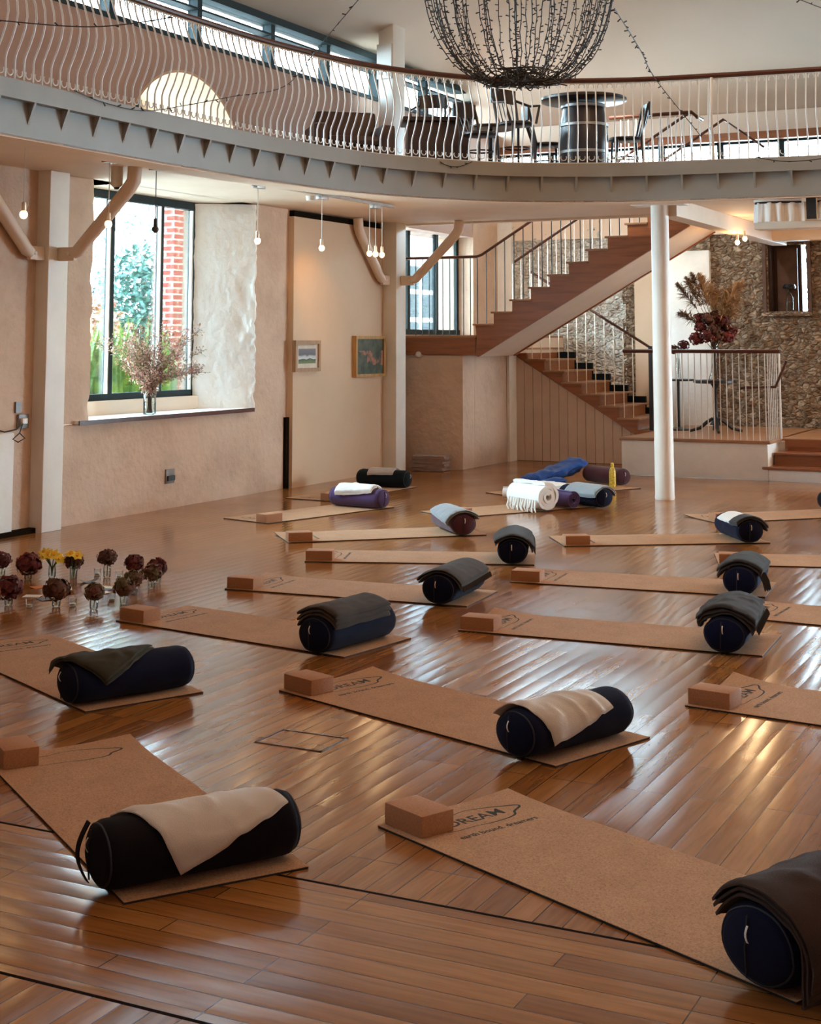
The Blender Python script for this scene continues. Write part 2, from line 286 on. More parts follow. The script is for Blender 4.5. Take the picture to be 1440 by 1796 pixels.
# ------------------------------------------------------------------ mesh helpers
def wm(o):
    m=o.matrix_basis.copy()
    while o.parent:
        o=o.parent; m=o.matrix_basis@m
    return m
class MB:
    def __init__(s): s.v=[]; s.f=[]
    def add(s,vs,fs):
        k=len(s.v); s.v+=[tuple(v) for v in vs]; s.f+=[tuple(i+k for i in f) for f in fs]; return s
    def box(s,x0,x1,y0,y1,z0,z1,m=None):
        vs=[Vector(p) for p in ((x0,y0,z0),(x1,y0,z0),(x1,y1,z0),(x0,y1,z0),(x0,y0,z1),(x1,y0,z1),(x1,y1,z1),(x0,y1,z1))]
        if m is not None: vs=[m@v for v in vs]
        return s.add(vs,[(0,3,2,1),(4,5,6,7),(0,1,5,4),(1,2,6,5),(2,3,7,6),(3,0,4,7)])
    def bar(s,a,b,w,h,up=(0,0,1)):
        """rectangular bar from a to b, w across, h along up"""
        a=Vector(a);b=Vector(b);d=(b-a);L=d.length;d.normalize();u=Vector(up);x=d.cross(u)
        if x.length<1e-5: x=d.cross(Vector((1,0,0)))
        x.normalize();u=x.cross(d).normalized()
        m=Matrix.Translation(a)@Matrix((x,d,u)).transposed().to_4x4()
        return s.box(-w/2,w/2,0,L,-h/2,h/2,m)
    def prism(s,poly,fn0,fn1):
        n=len(poly); vs=[fn0(p) for p in poly]+[fn1(p) for p in poly]
        return s.add(vs,[tuple(range(n))[::-1],tuple(range(n,2*n))]+[(i,(i+1)%n,n+(i+1)%n,n+i) for i in range(n)])
    def tube(s,pts,r,n=8,cap=True,closed=False):
        pts=[Vector(p) for p in pts]; N=len(pts)
        rr=r if isinstance(r,(list,tuple)) else [r]*N
        up=None; rings=[]
        for i,p in enumerate(pts):
            if closed: t=pts[(i+1)%N]-pts[i-1]
            else: t=pts[min(i+1,N-1)]-pts[max(i-1,0)]
            if t.length<1e-9: t=Vector((0,0,1))
            t.normalize()
            if up is None:
                up=Vector((0,0,1)) if abs(t.z)<.9 else Vector((1,0,0))
            x=t.cross(up)
            if x.length<1e-6: x=t.cross(Vector((.3,1,.2)))
            x.normalize(); y=x.cross(t).normalized(); up=y
            rings.append([p+(x*math.cos(2*PI*k/n)+y*math.sin(2*PI*k/n))*rr[i] for k in range(n)])
        vs=[v for g in rings for v in g]; fs=[]
        for i in range(N if closed else N-1):
            j=(i+1)%N
            for k in range(n): fs.append((i*n+k,i*n+(k+1)%n,j*n+(k+1)%n,j*n+k))
        if cap and not closed: fs+=[tuple(range(n))[::-1],tuple(range((N-1)*n,N*n))]
        return s.add(vs,fs)
    def lathe(s,prof,c=(0,0,0),n=24,m=None):
        vs=[];fs=[];c=Vector(c)
        for r,z in prof:
            for k in range(n):
                p=Vector((r*math.cos(2*PI*k/n),r*math.sin(2*PI*k/n),z))
                vs.append((m@p if m is not None else p)+c)
        for i in range(len(prof)-1):
            for k in range(n): fs.append((i*n+k,i*n+(k+1)%n,(i+1)*n+(k+1)%n,(i+1)*n+k))
        fs+=[tuple(range(n))[::-1],tuple(range((len(prof)-1)*n,len(prof)*n))]
        return s.add(vs,fs)
    def ball(s,c,r,n=10,sq=(1,1,1)):
        c=Vector(c); prof=[]
        for i in range(n+1):
            a=-PI/2+PI*i/n; prof.append((max(1e-4,r*math.cos(a)),r*math.sin(a)))
        return s.lathe(prof,c,2*n,Matrix.Diagonal(sq))
    def grid(s,fn,nu,nv,closeu=False):
        vs=[fn(i/(nu if closeu else nu-1),j/(nv-1)) for i in range(nu) for j in range(nv)]; fs=[]
        for i in range(nu if closeu else nu-1):
            for j in range(nv-1): 
                a=(i+1)%nu
                fs.append((i*nv+j,a*nv+j,a*nv+j+1,i*nv+j+1))
        return s.add(vs,fs)
    def sheet(s,fn,nu,nv):
        """closed thin solid: fn(u,v,side) side 0 lower, 1 upper"""
        lo=[fn(i/(nu-1),j/(nv-1),0) for i in range(nu) for j in range(nv)]
        hi=[fn(i/(nu-1),j/(nv-1),1) for i in range(nu) for j in range(nv)]
        N=nu*nv; fs=[]
        for i in range(nu-1):
            for j in range(nv-1):
                a,b,c,d=i*nv+j,(i+1)*nv+j,(i+1)*nv+j+1,i*nv+j+1
                fs.append((N+a,N+b,N+c,N+d)); fs.append((a,d,c,b))
        ring=[i*nv for i in range(nu)]+[(nu-1)*nv+j for j in range(1,nv)]+[i*nv+nv-1 for i in range(nu-2,-1,-1)]+[j for j in range(nv-2,0,-1)]
        for a,b in zip(ring,ring[1:]+ring[:1]): fs.append((a,b,N+b,N+a))
        return s.add(lo+hi,fs)
    def leaf(s,p,d,up,L,w,bend=.2,n=3):
        p=Vector(p);d=Vector(d).normalized();x=d.cross(Vector(up))
        if x.length<1e-4: x=d.cross(Vector((1,0,.3)))
        x.normalize(); u=x.cross(d); vs=[];
        for i in range(n+1):
            t=i/n; ww=w*math.sin(PI*min(.98,t*.85+.12))
            q=p+d*L*t-u*bend*L*t*t
            vs+=[q-x*ww/2,q+x*ww/2]
        return s.add(vs,[(2*i,2*i+1,2*i+3,2*i+2) for i in range(n)])
    def build(s,name,m,parent=None,smooth=True,angle=35,bevel=0,world=True,fix=False):
        me=bpy.data.meshes.new(name)
        vs=s.v
        if parent is not None and world:
            inv=wm(parent).inverted(); vs=[inv@Vector(v) for v in vs]
        me.from_pydata([tuple(v) for v in vs],[],s.f)
        if fix or bevel:
            bm=bmesh.new(); bm.from_mesh(me)
            if fix: bmesh.ops.recalc_face_normals(bm,faces=bm.faces)
            if bevel: bmesh.ops.bevel(bm,geom=[e for e in bm.edges if e.calc_face_angle(0)>.5],offset=bevel,segments=2,affect='EDGES',profile=.6)
            bm.to_mesh(me); bm.free()
        me.update()
        if smooth:
            me.shade_smooth(); me.set_sharp_from_angle(angle=R(angle))
        me.materials.append(M[m] if isinstance(m,str) else m)
        o=bpy.data.objects.new(name,me); col.objects.link(o)
        if parent is not None: o.parent=parent
        return o
def tag(o,label=None,cat=None,group=None,kind=None):
    if label: o['label']=label
    if cat: o['category']=cat
    if group: o['group']=group
    if kind: o['kind']=kind
    return o
def thing(name,label,cat,loc=(0,0,0),rz=0,group=None):
    o=bpy.data.objects.new(name,None); col.objects.link(o); o.empty_display_size=.1
    o.location=loc; o.rotation_euler=(0,0,rz); return tag(o,label,cat,group)
def struct(o): o['kind']='structure'; return o
def dup(root,loc,rz=None,label=None,group=None):
    c=root.copy(); col.objects.link(c); c.location=loc
    if rz is not None: c.rotation_euler=(0,0,rz)
    if label: c['label']=label
    if group: c['group']=group
    for ch in list(root.children):
        d=ch.copy(); col.objects.link(d); d.parent=c
        for g in list(ch.children):
            e=g.copy(); col.objects.link(e); e.parent=d
    return c
def nz(x,y,z=0,s=1): return noise.noise(Vector((x*s,y*s,z*s)))

# ------------------------------------------------------------------ camera (standing at the room's near end, eye 1.76 m)
cam=bpy.data.cameras.new('camera'); co=bpy.data.objects.new('camera',cam); col.objects.link(co)
co.location=(0,0,1.762); co.rotation_euler=(R(90+6.188),0,R(26.45))
cam.sensor_fit='AUTO'; cam.sensor_width=36; cam.lens=36*2561.1/1796; cam.shift_y=-(898-319.2)/1796
cam.clip_start=.05; cam.clip_end=200
sc.camera=co

# ------------------------------------------------------------------ floor
XL=-9.28; SOF=3.36; BFL=3.66
def flat(name,x0,x1,y0,y1,z,m):
    return struct(MB().add([(x0,y0,z),(x1,y0,z),(x1,y1,z),(x0,y1,z)],[(0,1,2,3)]).build(name,m,smooth=False))
flat('floor',-9.9,6,4.335,23,0,'floor'); flat('floor',-9.9,6,3.345,4.335,0,'border'); flat('floor',-9.9,6,-2,3.345,0,'floor')
struct(MB().box(-9.2,6,4.328,4.342,-.01,.0006).build('trim_1','inlay',smooth=False))
struct(MB().box(-9.2,6,3.338,3.352,-.01,.0006).build('trim_2','inlay',smooth=False))
# ------------------------------------------------------------------ left wall, ground storey
def poly_prism_z(poly,z0,z1,mb=None):
    mb=mb or MB(); return mb.prism(poly,lambda p:(p[0],p[1],z0),lambda p:(p[0],p[1],z1))
XO=-9.95
mb=MB()
mb.box(XO,XL,-2,11.1,0,SOF)
mb.box(XO,XL,11.1,15.22,0,.955)                      # below the sill
poly_prism_z([(XL,14.57),(XL,17.9),(XO,17.9),(XO,14.05)],.955,SOF,mb)
mb.box(XO,XL,15.22,18.3,0,.955)
mb.box(XO,XL,17.9,18.5,.955,BFL)
mb.box(XO,XL,18.3,22.5,0,1.84); mb.box(XO,XL,20.85,22.5,1.84,BFL); mb.box(XO,XL,18.5,20.85,3.6,BFL)
struct(mb.build('wall_left','wall',smooth=False))
# uneven plaster skin beside the window and the rough edges of the opening
def skin(y0,y1,z0,z1,xf,amp,edge_lo=0,edge_hi=0,name='wall_left',m='wall',ny=None):
    ny=ny or int((y1-y0)/.05)+2; nzv=int((z1-z0)/.06)+2
    def fn(u,v,side):
        y=y0+(y1-y0)*u; z=z0+(z1-z0)*v
        if u==0: y+=edge_lo*(nz(z,3,1,4)+.5*nz(z,8,2,14))
        if u==1: y+=edge_hi*(nz(z,5,1,4)+.6*nz(z,9,2,13))
        e=min(1,min(u,1-u)*(ny)/3.)
        x=xf+(amp*(nz(y,z,0,2.5)+.5*nz(y,z,4,8)) if side else 0)*1
        return (x-(0.03 if side==0 else (1-e)*.015),y,z)
    return struct(MB().sheet(fn,ny,nzv).build(name,m,angle=60))
skin(11.03,11.56,.96,SOF-.005,XL+.02,.012,0,.05)
skin(11.03,15.2,0,.945,XL+.012,.008)
skin(14.56,15.22,.93,SOF-.005,XL+.015,.01,.07,.02)
# smooth hung panel with the paintings, and the dark gap at its edge
struct(MB().box(XL-.05,-9.2,15.30,17.66,0.0,3.27).build('wall_left','panel',smooth=False))
struct(MB().box(XL-.02,XL+.035,15.225,15.298,0,.84).build('trim_3','inlay',smooth=False))
struct(MB().box(XL-.05,-9.21,15.32,17.6,3.275,3.345).build('trim_4','inlay',smooth=False))
# low white boxing left of the first post
struct(MB().box(XL-.05,XL+.06,6.5,10.45,.02,.93).build('wall_left','white_plaster',bevel=.02))
struct(MB().box(XL-.02,XL+.08,9.6,10.9,0,.045).build('trim_5','inlay'))
# upper storey of the left wall: lunette and clerestory
CZ0,CZ1=5.09,5.60
arc=[(13.15+1.13*math.cos(a),3.62+1.1*math.sin(a)) for a in [PI*i/32 for i in range(33)]]
def wall_yz(outer,hole,x0,x1):
    """wall slab in the YZ plane with an arched notch rising from its base"""
    poly=outer[:1]+[]
    return poly
mb=MB()
poly=[(-2,SOF),(13.15-1.13,SOF)]+arc[::-1]+[(13.15+1.13,SOF),(22.6,SOF),(22.6,CZ0),(-2,CZ0)]
# split into two simple polygons left and right of the arch apex
ap=(13.15,3.62+1.1)
left=[(-2,SOF),(12.02,SOF)]+arc[::-1][:17]+[(13.15,CZ0),(-2,CZ0)]
right=[(13.15,CZ0)]+arc[::-1][16:]+[(14.28,SOF),(22.6,SOF),(22.6,CZ0)]
for p in (left,right): mb.prism(p,lambda q:(XO,q[0],q[1]),lambda q:(XL-.01,q[0],q[1]))
struct(mb.build('wall_left','wall_up',smooth=False,fix=True))
mb=MB(); mb.prism([(13.15+1.131*math.cos(a),3.62+1.101*math.sin(a)) for a in [PI*i/32 for i in range(33)]]+[(13.15+1.1*math.cos(a),3.62+1.07*math.sin(a)) for a in [PI*i/32 for i in range(32,-1,-1)]],lambda q:(-10.5,q[0],q[1]),lambda q:(XL-.012,q[0],q[1]))
lun=struct(MB().prism([(13.15+1.1*math.cos(a),3.62+1.07*math.sin(a)) for a in [PI*i/32 for i in range(33)]]+[(13.15+1.03*math.cos(a),3.62+1.0*math.sin(a)) for a in [PI*i/32 for i in range(32,-1,-1)]],lambda q:(-10.45,q[0],q[1]),lambda q:(-10.39,q[0],q[1])).build('window_3','frame',fix=True))
mb.box(-10.5,XL-.02,12.0,14.3,3.45,3.62).build('reveal','panel',lun,fix=True)
mb2=MB(); mb2.prism([(13.15+1.03*math.cos(a),3.62+1.0*math.sin(a)) for a in [PI*i/32 for i in range(33)]],lambda q:(-10.425,q[0],q[1]),lambda q:(-10.42,q[0],q[1])); mb2.build('pane','pane',lun,fix=True,smooth=False)
# clerestory: frames, mullions, panes
cl=struct(MB().box(-9.5,-9.27,-2,22.4,CZ0-.05,CZ0).box(-9.5,-9.27,-2,22.4,CZ1,CZ1+.09).box(-9.48,-9.32,-2,22.4,CZ1-.14,CZ1-.115).build('window_4','frame',smooth=False))
for y in [-.2,1.3,2.8,4.3,5.8,7.3,8.8,10.35,11.85,13.42,14.98,16.35,17.75,19.3,20.9]:
    MB().box(-9.46,-9.33,y-.045,y+.045,CZ0,CZ1).build('mullion','frame',cl,smooth=False)
MB().box(-9.42,-9.415,-2,22.4,CZ0,CZ1).build('pane','pane',cl,smooth=False)

# ------------------------------------------------------------------ window 1 with splayed white reveal
XW=-9.86
w1=struct(MB().box(XW-.04,XW+.04,11.0,14.13,1.13,1.20).box(XW-.04,XW+.04,11.0,14.13,SOF-.09,SOF).box(XW-.04,XW+.04,14.07,14.15,1.13,SOF).build('window_1','frame',smooth=False))
for y,w in ((11.75,.05),(12.58,.075),(13.47,.055)):
    MB().box(XW-.035,XW+.035,y-w/2,y+w/2,1.2,SOF-.09).build('mullion','frame',w1,smooth=False)
    MB().box(XW+.01,XW+.05,y-w/2-.03,y-w/2-.012,1.2,SOF-.1).build('glazing_bead','white_metal',w1,smooth=False)
MB().box(XW+.01,XW+.045,14.03,14.055,1.2,SOF-.1).build('glazing_bead','white_metal',w1,smooth=False)
MB().box(XW-.004,XW+.004,11.0,14.1,1.2,SOF-.09).build('pane','pane',w1,smooth=False)
def revf(u,v,side):
    t=u; y=14.57+(14.13-14.57)*t; x=XL+.02+(XW+.03-XL-.02)*t; z=.94+(SOF-.95)*v
    e=0 if t>.04 else 1
    d=.035*(nz(x*3,z,1,2.2)+.55*nz(x*2,z,7,7)+.35*nz(x*2,z,3,17))*(1-.4*t) if side else -.05
    if t<.04: y+=.06*(nz(z,5,1,4)+.6*nz(z,9,2,13))
    return (x+d*.35,y-d-.045,z)
MB().sheet(revf,34,110).build('reveal','reveal',w1,angle=70)
MB().box(XW,XL-.02,11.0,14.15,.965,1.13).build('upstand','cream',w1,smooth=False).location=(-.0,0,0)
sill=MB(); sill.sheet(lambda u,v,s:(XL+.07-(.6)*u,11.33+(14.45-11.33)*v-(.0),(.955+.0*v) if s==0 else .985),4,12)
sill.build('sill','white_plaster',w1,smooth=False)
MB().box(XL+.068,XL+.085,11.33,14.45,.945,.988).build('sill_edge','darkwood',w1,smooth=False)
# the upstand sits at the back of the sill
for o in w1.children:
    if o.name.startswith('upstand'):
        me=o.data
        for v in me.vertices:
            if v.co.x>XW+.2: v.co.x=XW+.10
# ------------------------------------------------------------------ window 2 above the landing
XV=-9.55
w2=struct(MB().box(XV-.04,XV+.04,18.75,20.85,1.84,1.92).box(XV-.02,XV+.02,19.06,19.15,1.9,3.6).box(XV-.02,XV+.02,20.76,20.85,1.9,3.6).build('window_2','frame',smooth=False))
MB().box(XV-.015,XV+.015,19.98,20.03,1.92,3.6).build('mullion','frame',w2,smooth=False)
MB().box(XV-.015,XV+.015,20.07,20.12,1.92,3.6).build('mullion','frame',w2,smooth=False)
MB().box(XV-.004,XV+.004,18.8,20.8,1.92,3.6).build('pane','pane',w2,smooth=False)
# ------------------------------------------------------------------ end wall (north): stone, plaster panels, niche
YB=21.88
def stonewall(x0,x1,z0,z1,m,amp,hole=None,seed=0):
    s_=.035; nx=int((x1-x0)/s_)+1; nzn=int((z1-z0)/s_)+1
    vs=[];fs=[]
    for i in range(nx):
        for j in range(nzn):
            x=x0+(x1-x0)*i/(nx-1); z=z0+(z1-z0)*j/(nzn-1)
            p=Vector((x*7.0,seed,z*9.0)); q=p+noise.noise_vector(p*.6)*.7
            d,_=noise.voronoi(q); e=min(1,(d[1]-d[0])*2.4)
            y=YB+.045-amp*(e**.6)*(.55+.45*noise.noise(p*.35))-amp*.35*noise.noise(p*2.3)
            vs.append((x,y,z))
    for i in range(nx-1):
        for j in range(nzn-1):
            if hole:
                xm=x0+(x1-x0)*(i+.5)/(nx-1); zm=z0+(z1-z0)*(j+.5)/(nzn-1)
                if hole[0]<xm<hole[1] and hole[2]<zm<hole[3]: continue
            fs.append((i*nzn+j,(i+1)*nzn+j,(i+1)*nzn+j+1,i*nzn+j+1))
    return struct(MB().add(vs,fs).build('wall_north',m,angle=75))
stonewall(-9.1,-7.15,0,BFL+.6,'stonew',.07,None,2)
stonewall(-7.2,-7.0,.3,BFL,'stoneb',.09,None,5)
stonewall(-5.85,1.5,.3,SOF+.02,'stoneb',.075,(-4.93,-4.38,2.2,3.17),9)
struct(MB().box(-9.95,-9.04,YB-.06,YB+.5,0,BFL).build('wall_north','white_plaster',bevel=.02))
struct(MB().box(-7.0,-6.55,YB-.02,YB+.3,0,BFL).build('wall_north','panel',smooth=False))
struct(MB().box(-6.56,-5.8,YB-.07,YB+.3,0.3,3.12).build('wall_north','white_plaster',bevel=.015))
struct(MB().box(-6.56,-5.8,YB+.0,YB+.3,3.1,BFL).build('wall_north','stoneb',smooth=False))
# upper part above the balcony floor with a low strip of windows
wn=MB(); wn.box(-9.95,6,YB,YB+.3,SOF,4.15); wn.box(-9.95,6,YB,YB+.3,4.78,5.2); struct(wn.build('wall_north','ceiling',smooth=False))
struct(MB().box(-9.9,6,YB-.14,YB-.0,4.76,4.88).build('trim_6','brownwood',smooth=False))
cn=struct(MB().box(-9.5,6,YB+.05,YB+.15,4.15,4.2).box(-9.5,6,YB+.05,YB+.15,4.73,4.78).build('window_5','frame',smooth=False))
x=-9.3
while x<5:
    MB().box(x-.05,x+.05,YB+.04,YB+.14,4.2,4.73).build('mullion','frame',cn,smooth=False); x+=.92
MB().box(-9.5,6,YB+.09,YB+.095,4.2,4.73).build('pane','pane',cn,smooth=False)
# niche
nw=MB(); nx0,nx1,nz0,nz1=-4.96,-4.35,2.17,3.2
nw.box(nx0-.05,nx0,YB-.03,YB+.6,nz0,nz1).box(nx1,nx1+.05,YB-.03,YB+.6,nz0,nz1).box(nx0-.05,nx1+.05,YB-.03,YB+.6,nz1,nz1+.05)
nw.box(nx0,-4.56,YB+.55,YB+.6,nz0,nz1)
ni=struct(nw.build('window_6','niche',smooth=False))
MB().box(nx0-.06,nx1+.06,YB-.09,YB+.6,nz0-.05,nz0).build('sill','stoneb',ni,smooth=False)
MB().box(-4.56,nx1,YB+.56,YB+.565,nz0,nz1).build('pane','pane',ni,smooth=False)
MB().box(-4.575,-4.545,YB+.53,YB+.58,nz0,nz1).build('frame','niche',ni,smooth=False)
MB().box(-4.86,-4.56,YB+.30,YB+.33,nz0+.0,nz1-.06).build('inner_shutter','niche',ni,smooth=False)
# enclosing walls that stay outside the picture
struct(MB().box(6,6.2,-2,22,0,9).build('wall_right','wall_up',smooth=False))
struct(MB().box(-9.9,6.2,-2.2,-2,0,9).build('wall_south','wall_up',smooth=False))
# roof: shallow pavilion ceiling
def rz_(x,y):
    a=5.72+.46*(x+9.4); b=5.12+.30*(22.2-y); c=5.72+.46*(6.4-x)
    k=.35; d=min(a,b,c,8.6)
    return d
N1,N2=66,100
vs=[(-9.6+16*i/(N1-1),-2.2+24.6*j/(N2-1)) for i in range(N1) for j in range(N2)]
cm=MB().add([(x,y,rz_(x,y)) for x,y in vs],[(i*N2+j,i*N2+j+1,(i+1)*N2+j+1,(i+1)*N2+j) for i in range(N1-1) for j in range(N2-1)])
struct(cm.build('ceiling','ceiling',angle=60))
# opaque roof deck above the ceiling so no sky leaks through the eaves
# ------------------------------------------------------------------ balcony: curved slab, soffit, fascia with fins
EC=[(-7.45,-1.9),(-7.45,2.0),(-7.45,6.0),(-7.45,9.0),(-7.44,10.6),(-7.36,11.9),(-7.07,13.3),(-6.42,14.42),(-5.75,14.97),(-4.95,15.31),(-4.2,15.45),(-2.93,15.6),(-1.2,15.72),(1.0,15.75),(6.0,15.75)]
def catmull(P,per=14):
    out=[]
    for i in range(len(P)-1):
        p0=Vector(P[max(i-1,0)]);p1=Vector(P[i]);p2=Vector(P[i+1]);p3=Vector(P[min(i+2,len(P)-1)])
        for k in range(per):
            t=k/per
            out.append(.5*((2*p1)+(p2-p0)*t+(2*p0-5*p1+4*p2-p3)*t*t+(3*p1-p0-3*p2+p3)*t**3))
    out.append(Vector(P[-1])); return out
def resample(pts,step):
    L=[0]
    for a,b in zip(pts,pts[1:]): L.append(L[-1]+(b-a).length)
    out=[];i=0;s=0
    while s<=L[-1]:
        while L[i+1]<s: i+=1
        t=(s-L[i])/max(1e-9,L[i+1]-L[i]); out.append(pts[i].lerp(pts[i+1],t)); s+=step
    return out
edge=resample(catmull([Vector(p) for p in EC]),.05)
def normal_at(pts,i):
    t=(pts[min(i+1,len(pts)-1)]-pts[max(i-1,0)]).normalized(); return Vector((t.y,-t.x))   # toward the open hall
nrm=[normal_at(edge,i) for i in range(len(edge))]
def ribbon(off0,off1,z0,z1):
    mb=MB(); n=len(edge); vs=[]
    for p,q in zip(edge,nrm):
        a=p+q*off0; b=p+q*off1
        vs+=[(a.x,a.y,z0),(b.x,b.y,z0),(b.x,b.y,z1),(a.x,a.y,z1)]
    fs=[]
    for i in range(n-1):
        for k in range(4): fs.append((4*i+k,4*i+(k+1)%4,4*(i+1)+(k+1)%4,4*(i+1)+k))
    fs+=[(0,1,2,3),(4*n-4,4*n-1,4*n-2,4*n-3)]
    return mb.add(vs,fs)
fas=thing('balcony_fascia','long curved grey steel balcony edge with small triangular fins','balcony edge',(-7.45,10,3.27))
ribbon(-.12,0,3.27,3.545).build('web','fascia',fas,fix=True)
ribbon(-.12,.07,3.545,3.69).build('top_band','fascia',fas,fix=True)
ribbon(-.30,.0,3.262,3.285).build('bottom_lip','soffit',fas,fix=True)
fl=resample(edge,.385)
fin_n=[normal_at(fl,i) for i in range(len(fl))]
for p,q in zip(fl,fin_n):
    if p.y<7.2 or p.x>-1.5: continue
    t=Vector((-q.y,q.x)); mb=MB()
    P=lambda d,z,s:(p.x+q.x*d+t.x*s,p.y+q.y*d+t.y*s,z)
    tri=[(0,3.545),(.066,3.545),(0,3.38)]
    mb.prism(tri,lambda c:P(c[0],c[1],-.012),lambda c:P(c[0],c[1],.012)).build('fin','fascia',fas,smooth=False,fix=True)
for i in range(60,len(edge)-1):
    pass
# slab: soffit and floor strips (Y<18.1 everywhere, beyond it only X>-5)
def slab(z,name,m,flip):
    mb=MB()
    pts=[p for p in edge]
    n=len(pts)
    L=[]
    for p,q in zip(pts,nrm):
        a=p-q*.1
        L.append((a.x,a.y))
    # strip from the edge curve to the outer boundary
    vs=[];fs=[]
    for (x,y) in L:
        # boundary point straight out along the normal to walls X=-9.3 or Y=18.1
        i=L.index((x,y)); q=nrm[i]
        tx=(x+9.3)/q.x if q.x>1e-3 else 1e9
        ty=(18.1-y)/(-q.y) if q.y<-1e-3 else 1e9
        t=min(tx,ty); vs+=[(x,y,z),(x-q.x*t,y-q.y*t,z)]
    for i in range(n-1): fs.append((2*i,2*i+1,2*i+3,2*i+2) if flip else (2*i,2*i+2,2*i+3,2*i+1))
    mb.add(vs,fs)
    # corner filler at (-9.3,18.1)
    k=[i for i in range(n-1) if abs(vs[2*i+1][0]+9.3)<1e-3 and abs(vs[2*i+3][1]-18.1)<1e-3]
    for i in k: mb.add([vs[2*i+1],vs[2*i+3],(-9.3,18.1,z)],[(0,1,2) if flip else (0,2,1)])
    q=[(-5.0,18.1,z),(6,18.1,z),(6,YB,z),(-5.0,YB,z)]; mb.add(q,[(0,3,2,1) if flip else (0,1,2,3)])
    return struct(mb.build(name,m,smooth=False))
slab(SOF,'ceiling','soffit',True); slab(BFL,'floor','tablewood',False)
# soffit runs on into window 1's recess; edge beams round the stair opening
struct(MB().box(-9.9,-9.28,8,18.6,SOF,SOF+.06).build('ceiling','soffit',smooth=False))
struct(MB().box(-9.28,-5.0,18.0,18.12,3.335,BFL).build('beam','soffit',smooth=False))
struct(MB().box(-5.06,-4.96,18.1,YB,3.335,BFL).build('beam','soffit',smooth=False))
struct(MB().box(-4.86,-4.64,16.1,YB,3.16,SOF).build('beam','cream',bevel=.01))
struct(MB().box(-4.7,2,20.9,21.15,3.17,SOF).build('beam','cream',bevel=.01))
# column with cap plate
cl_=struct(MB().lathe([(.105,0),(.112,.02),(.108,.05),(.104,1.5),(.10,3.285)],(-4.835,16.08,0),32).build('column','postwhite'))
MB().box(-5.14,-4.53,15.95,16.21,3.285,3.345).build('cap_plate','postwhite',cl_,bevel=.006)
# wall posts with braces
def post(name,x0,x1,y0,y1,z1): return struct(MB().box(x0,x1,y0,y1,0,z1).build(name,'postwhite',bevel=.012))
p1=post('post',-9.42,-9.13,10.74,11.02,SOF); p2=post('post',-9.30,-9.0,17.66,17.95,SOF)
p3=struct(MB().box(-9.02,-8.8,17.16,17.52,BFL,6.1).build('post','postwhite',bevel=.01))
MB().box(-9.03,-8.81,17.13,17.16,5.25,5.72).build('gusset_plate','white_metal',p3,smooth=False)
def brace(label,px,py,d,parent_x):
    b=thing('brace',label,'brace',(px,py,2.58))
    D=Vector(d); A=Vector((px,py,2.57))
    MB().bar(A-D*.0,A+D*.20,.05,.13).build('socket_bracket','cream',b,bevel=.012)
    s_=A+D*.2
    MB().tube([s_-Vector((0,0,.0))-D*.03,s_+D*.02+Vector((0,0,.02)),s_+D*.60+Vector((0,0,.58)),s_+D*.66+Vector((0,0,.66)),s_+D*.67+Vector((0,0,.785))],[.05,.06,.066,.066,.066],14).build('tube','cream',b)
    n_=D.cross(Vector((0,0,1)))
    MB().tube([s_-n_*.05-D*.05,s_+n_*.05-D*.05],.016,10).build('pin','postwhite',b)
    return b
brace('cream tubular brace angling from the window post out over the room',-9.13,10.88,(1,0,0),0)
brace('cream tubular brace on the window post running back along the wall',-9.2,10.74,(0,-1,0),0)
brace('cream tubular brace reaching from the corner post across the stair window',-9.0,17.8,(1,0,0),0)
brace('cream tubular brace on the corner post above the flower painting',-9.12,17.66,(0,-1,0),0)

# ------------------------------------------------------------------ railing of the balcony
rail=thing('balcony_railing','curved balcony railing of bellied white bars under a dark red wooden handrail','railing',(-7.45,10,3.69))
BEL=[(0,3.69),(0,3.86),(.012,3.90),(.055,3.99),(.092,4.09),(.108,4.18),(.098,4.27),(.066,4.38),(.03,4.47),(.008,4.54),(0,4.60)]
bp=resample(edge,.1025); bn=[normal_at(bp,i) for i in range(len(bp))]
vis=[(p,q) for p,q in zip(bp,bn) if p.y>8.1 and p.x<-2.72]
extra=[(p,q) for p,q in zip(bp,bn) if not(p.y>8.1 and p.x<-2.72) and p.y>3 and p.x<1.5]
vis=vis[-100:] if len(vis)>100 else vis
def bal_pts(p,q): return [(p.x+q.x*(d-.02),p.y+q.y*(d-.02),z) for d,z in BEL]
for p,q in vis: MB().tube(bal_pts(p,q),.0078,6).build('baluster','white_metal',rail)
seen={(round(p.x,4),round(p.y,4)) for p,q in vis}
mb=MB()
for p,q in zip(bp,bn):
    if p.y>4 and p.x<1.0 and (round(p.x,4),round(p.y,4)) not in seen: mb.tube(bal_pts(p,q),.0078,6)
tag(mb.build('balusters','white_metal',rail),kind='stuff')
def ribtube(off,z,w,h): 
    mb=MB(); n=len(edge); vs=[];fs=[];K=10
    for p,q in zip(edge,nrm):
        for k in range(K):
            a=2*PI*k/K; o=p+q*(off+math.cos(a)*w); vs.append((o.x,o.y,z+math.sin(a)*h))
    for i in range(n-1):
        for k in range(K): fs.append((i*K+k,i*K+(k+1)%K,(i+1)*K+(k+1)%K,(i+1)*K+k))
    fs+=[tuple(range(K)),tuple(range((n-1)*K,n*K))]
    return mb.add(vs,fs)
ribtube(-.02,4.625,.034,.028).build('handrail','redwood',rail,fix=True)
ribtube(-.02,3.70,.016,.010).build('bottom_bar','white_metal',rail,fix=True)
ribtube(-.02,4.592,.012,.006).build('top_bar','white_metal',rail,fix=True)
mb=MB()
mids=resample(edge,.1025/2)
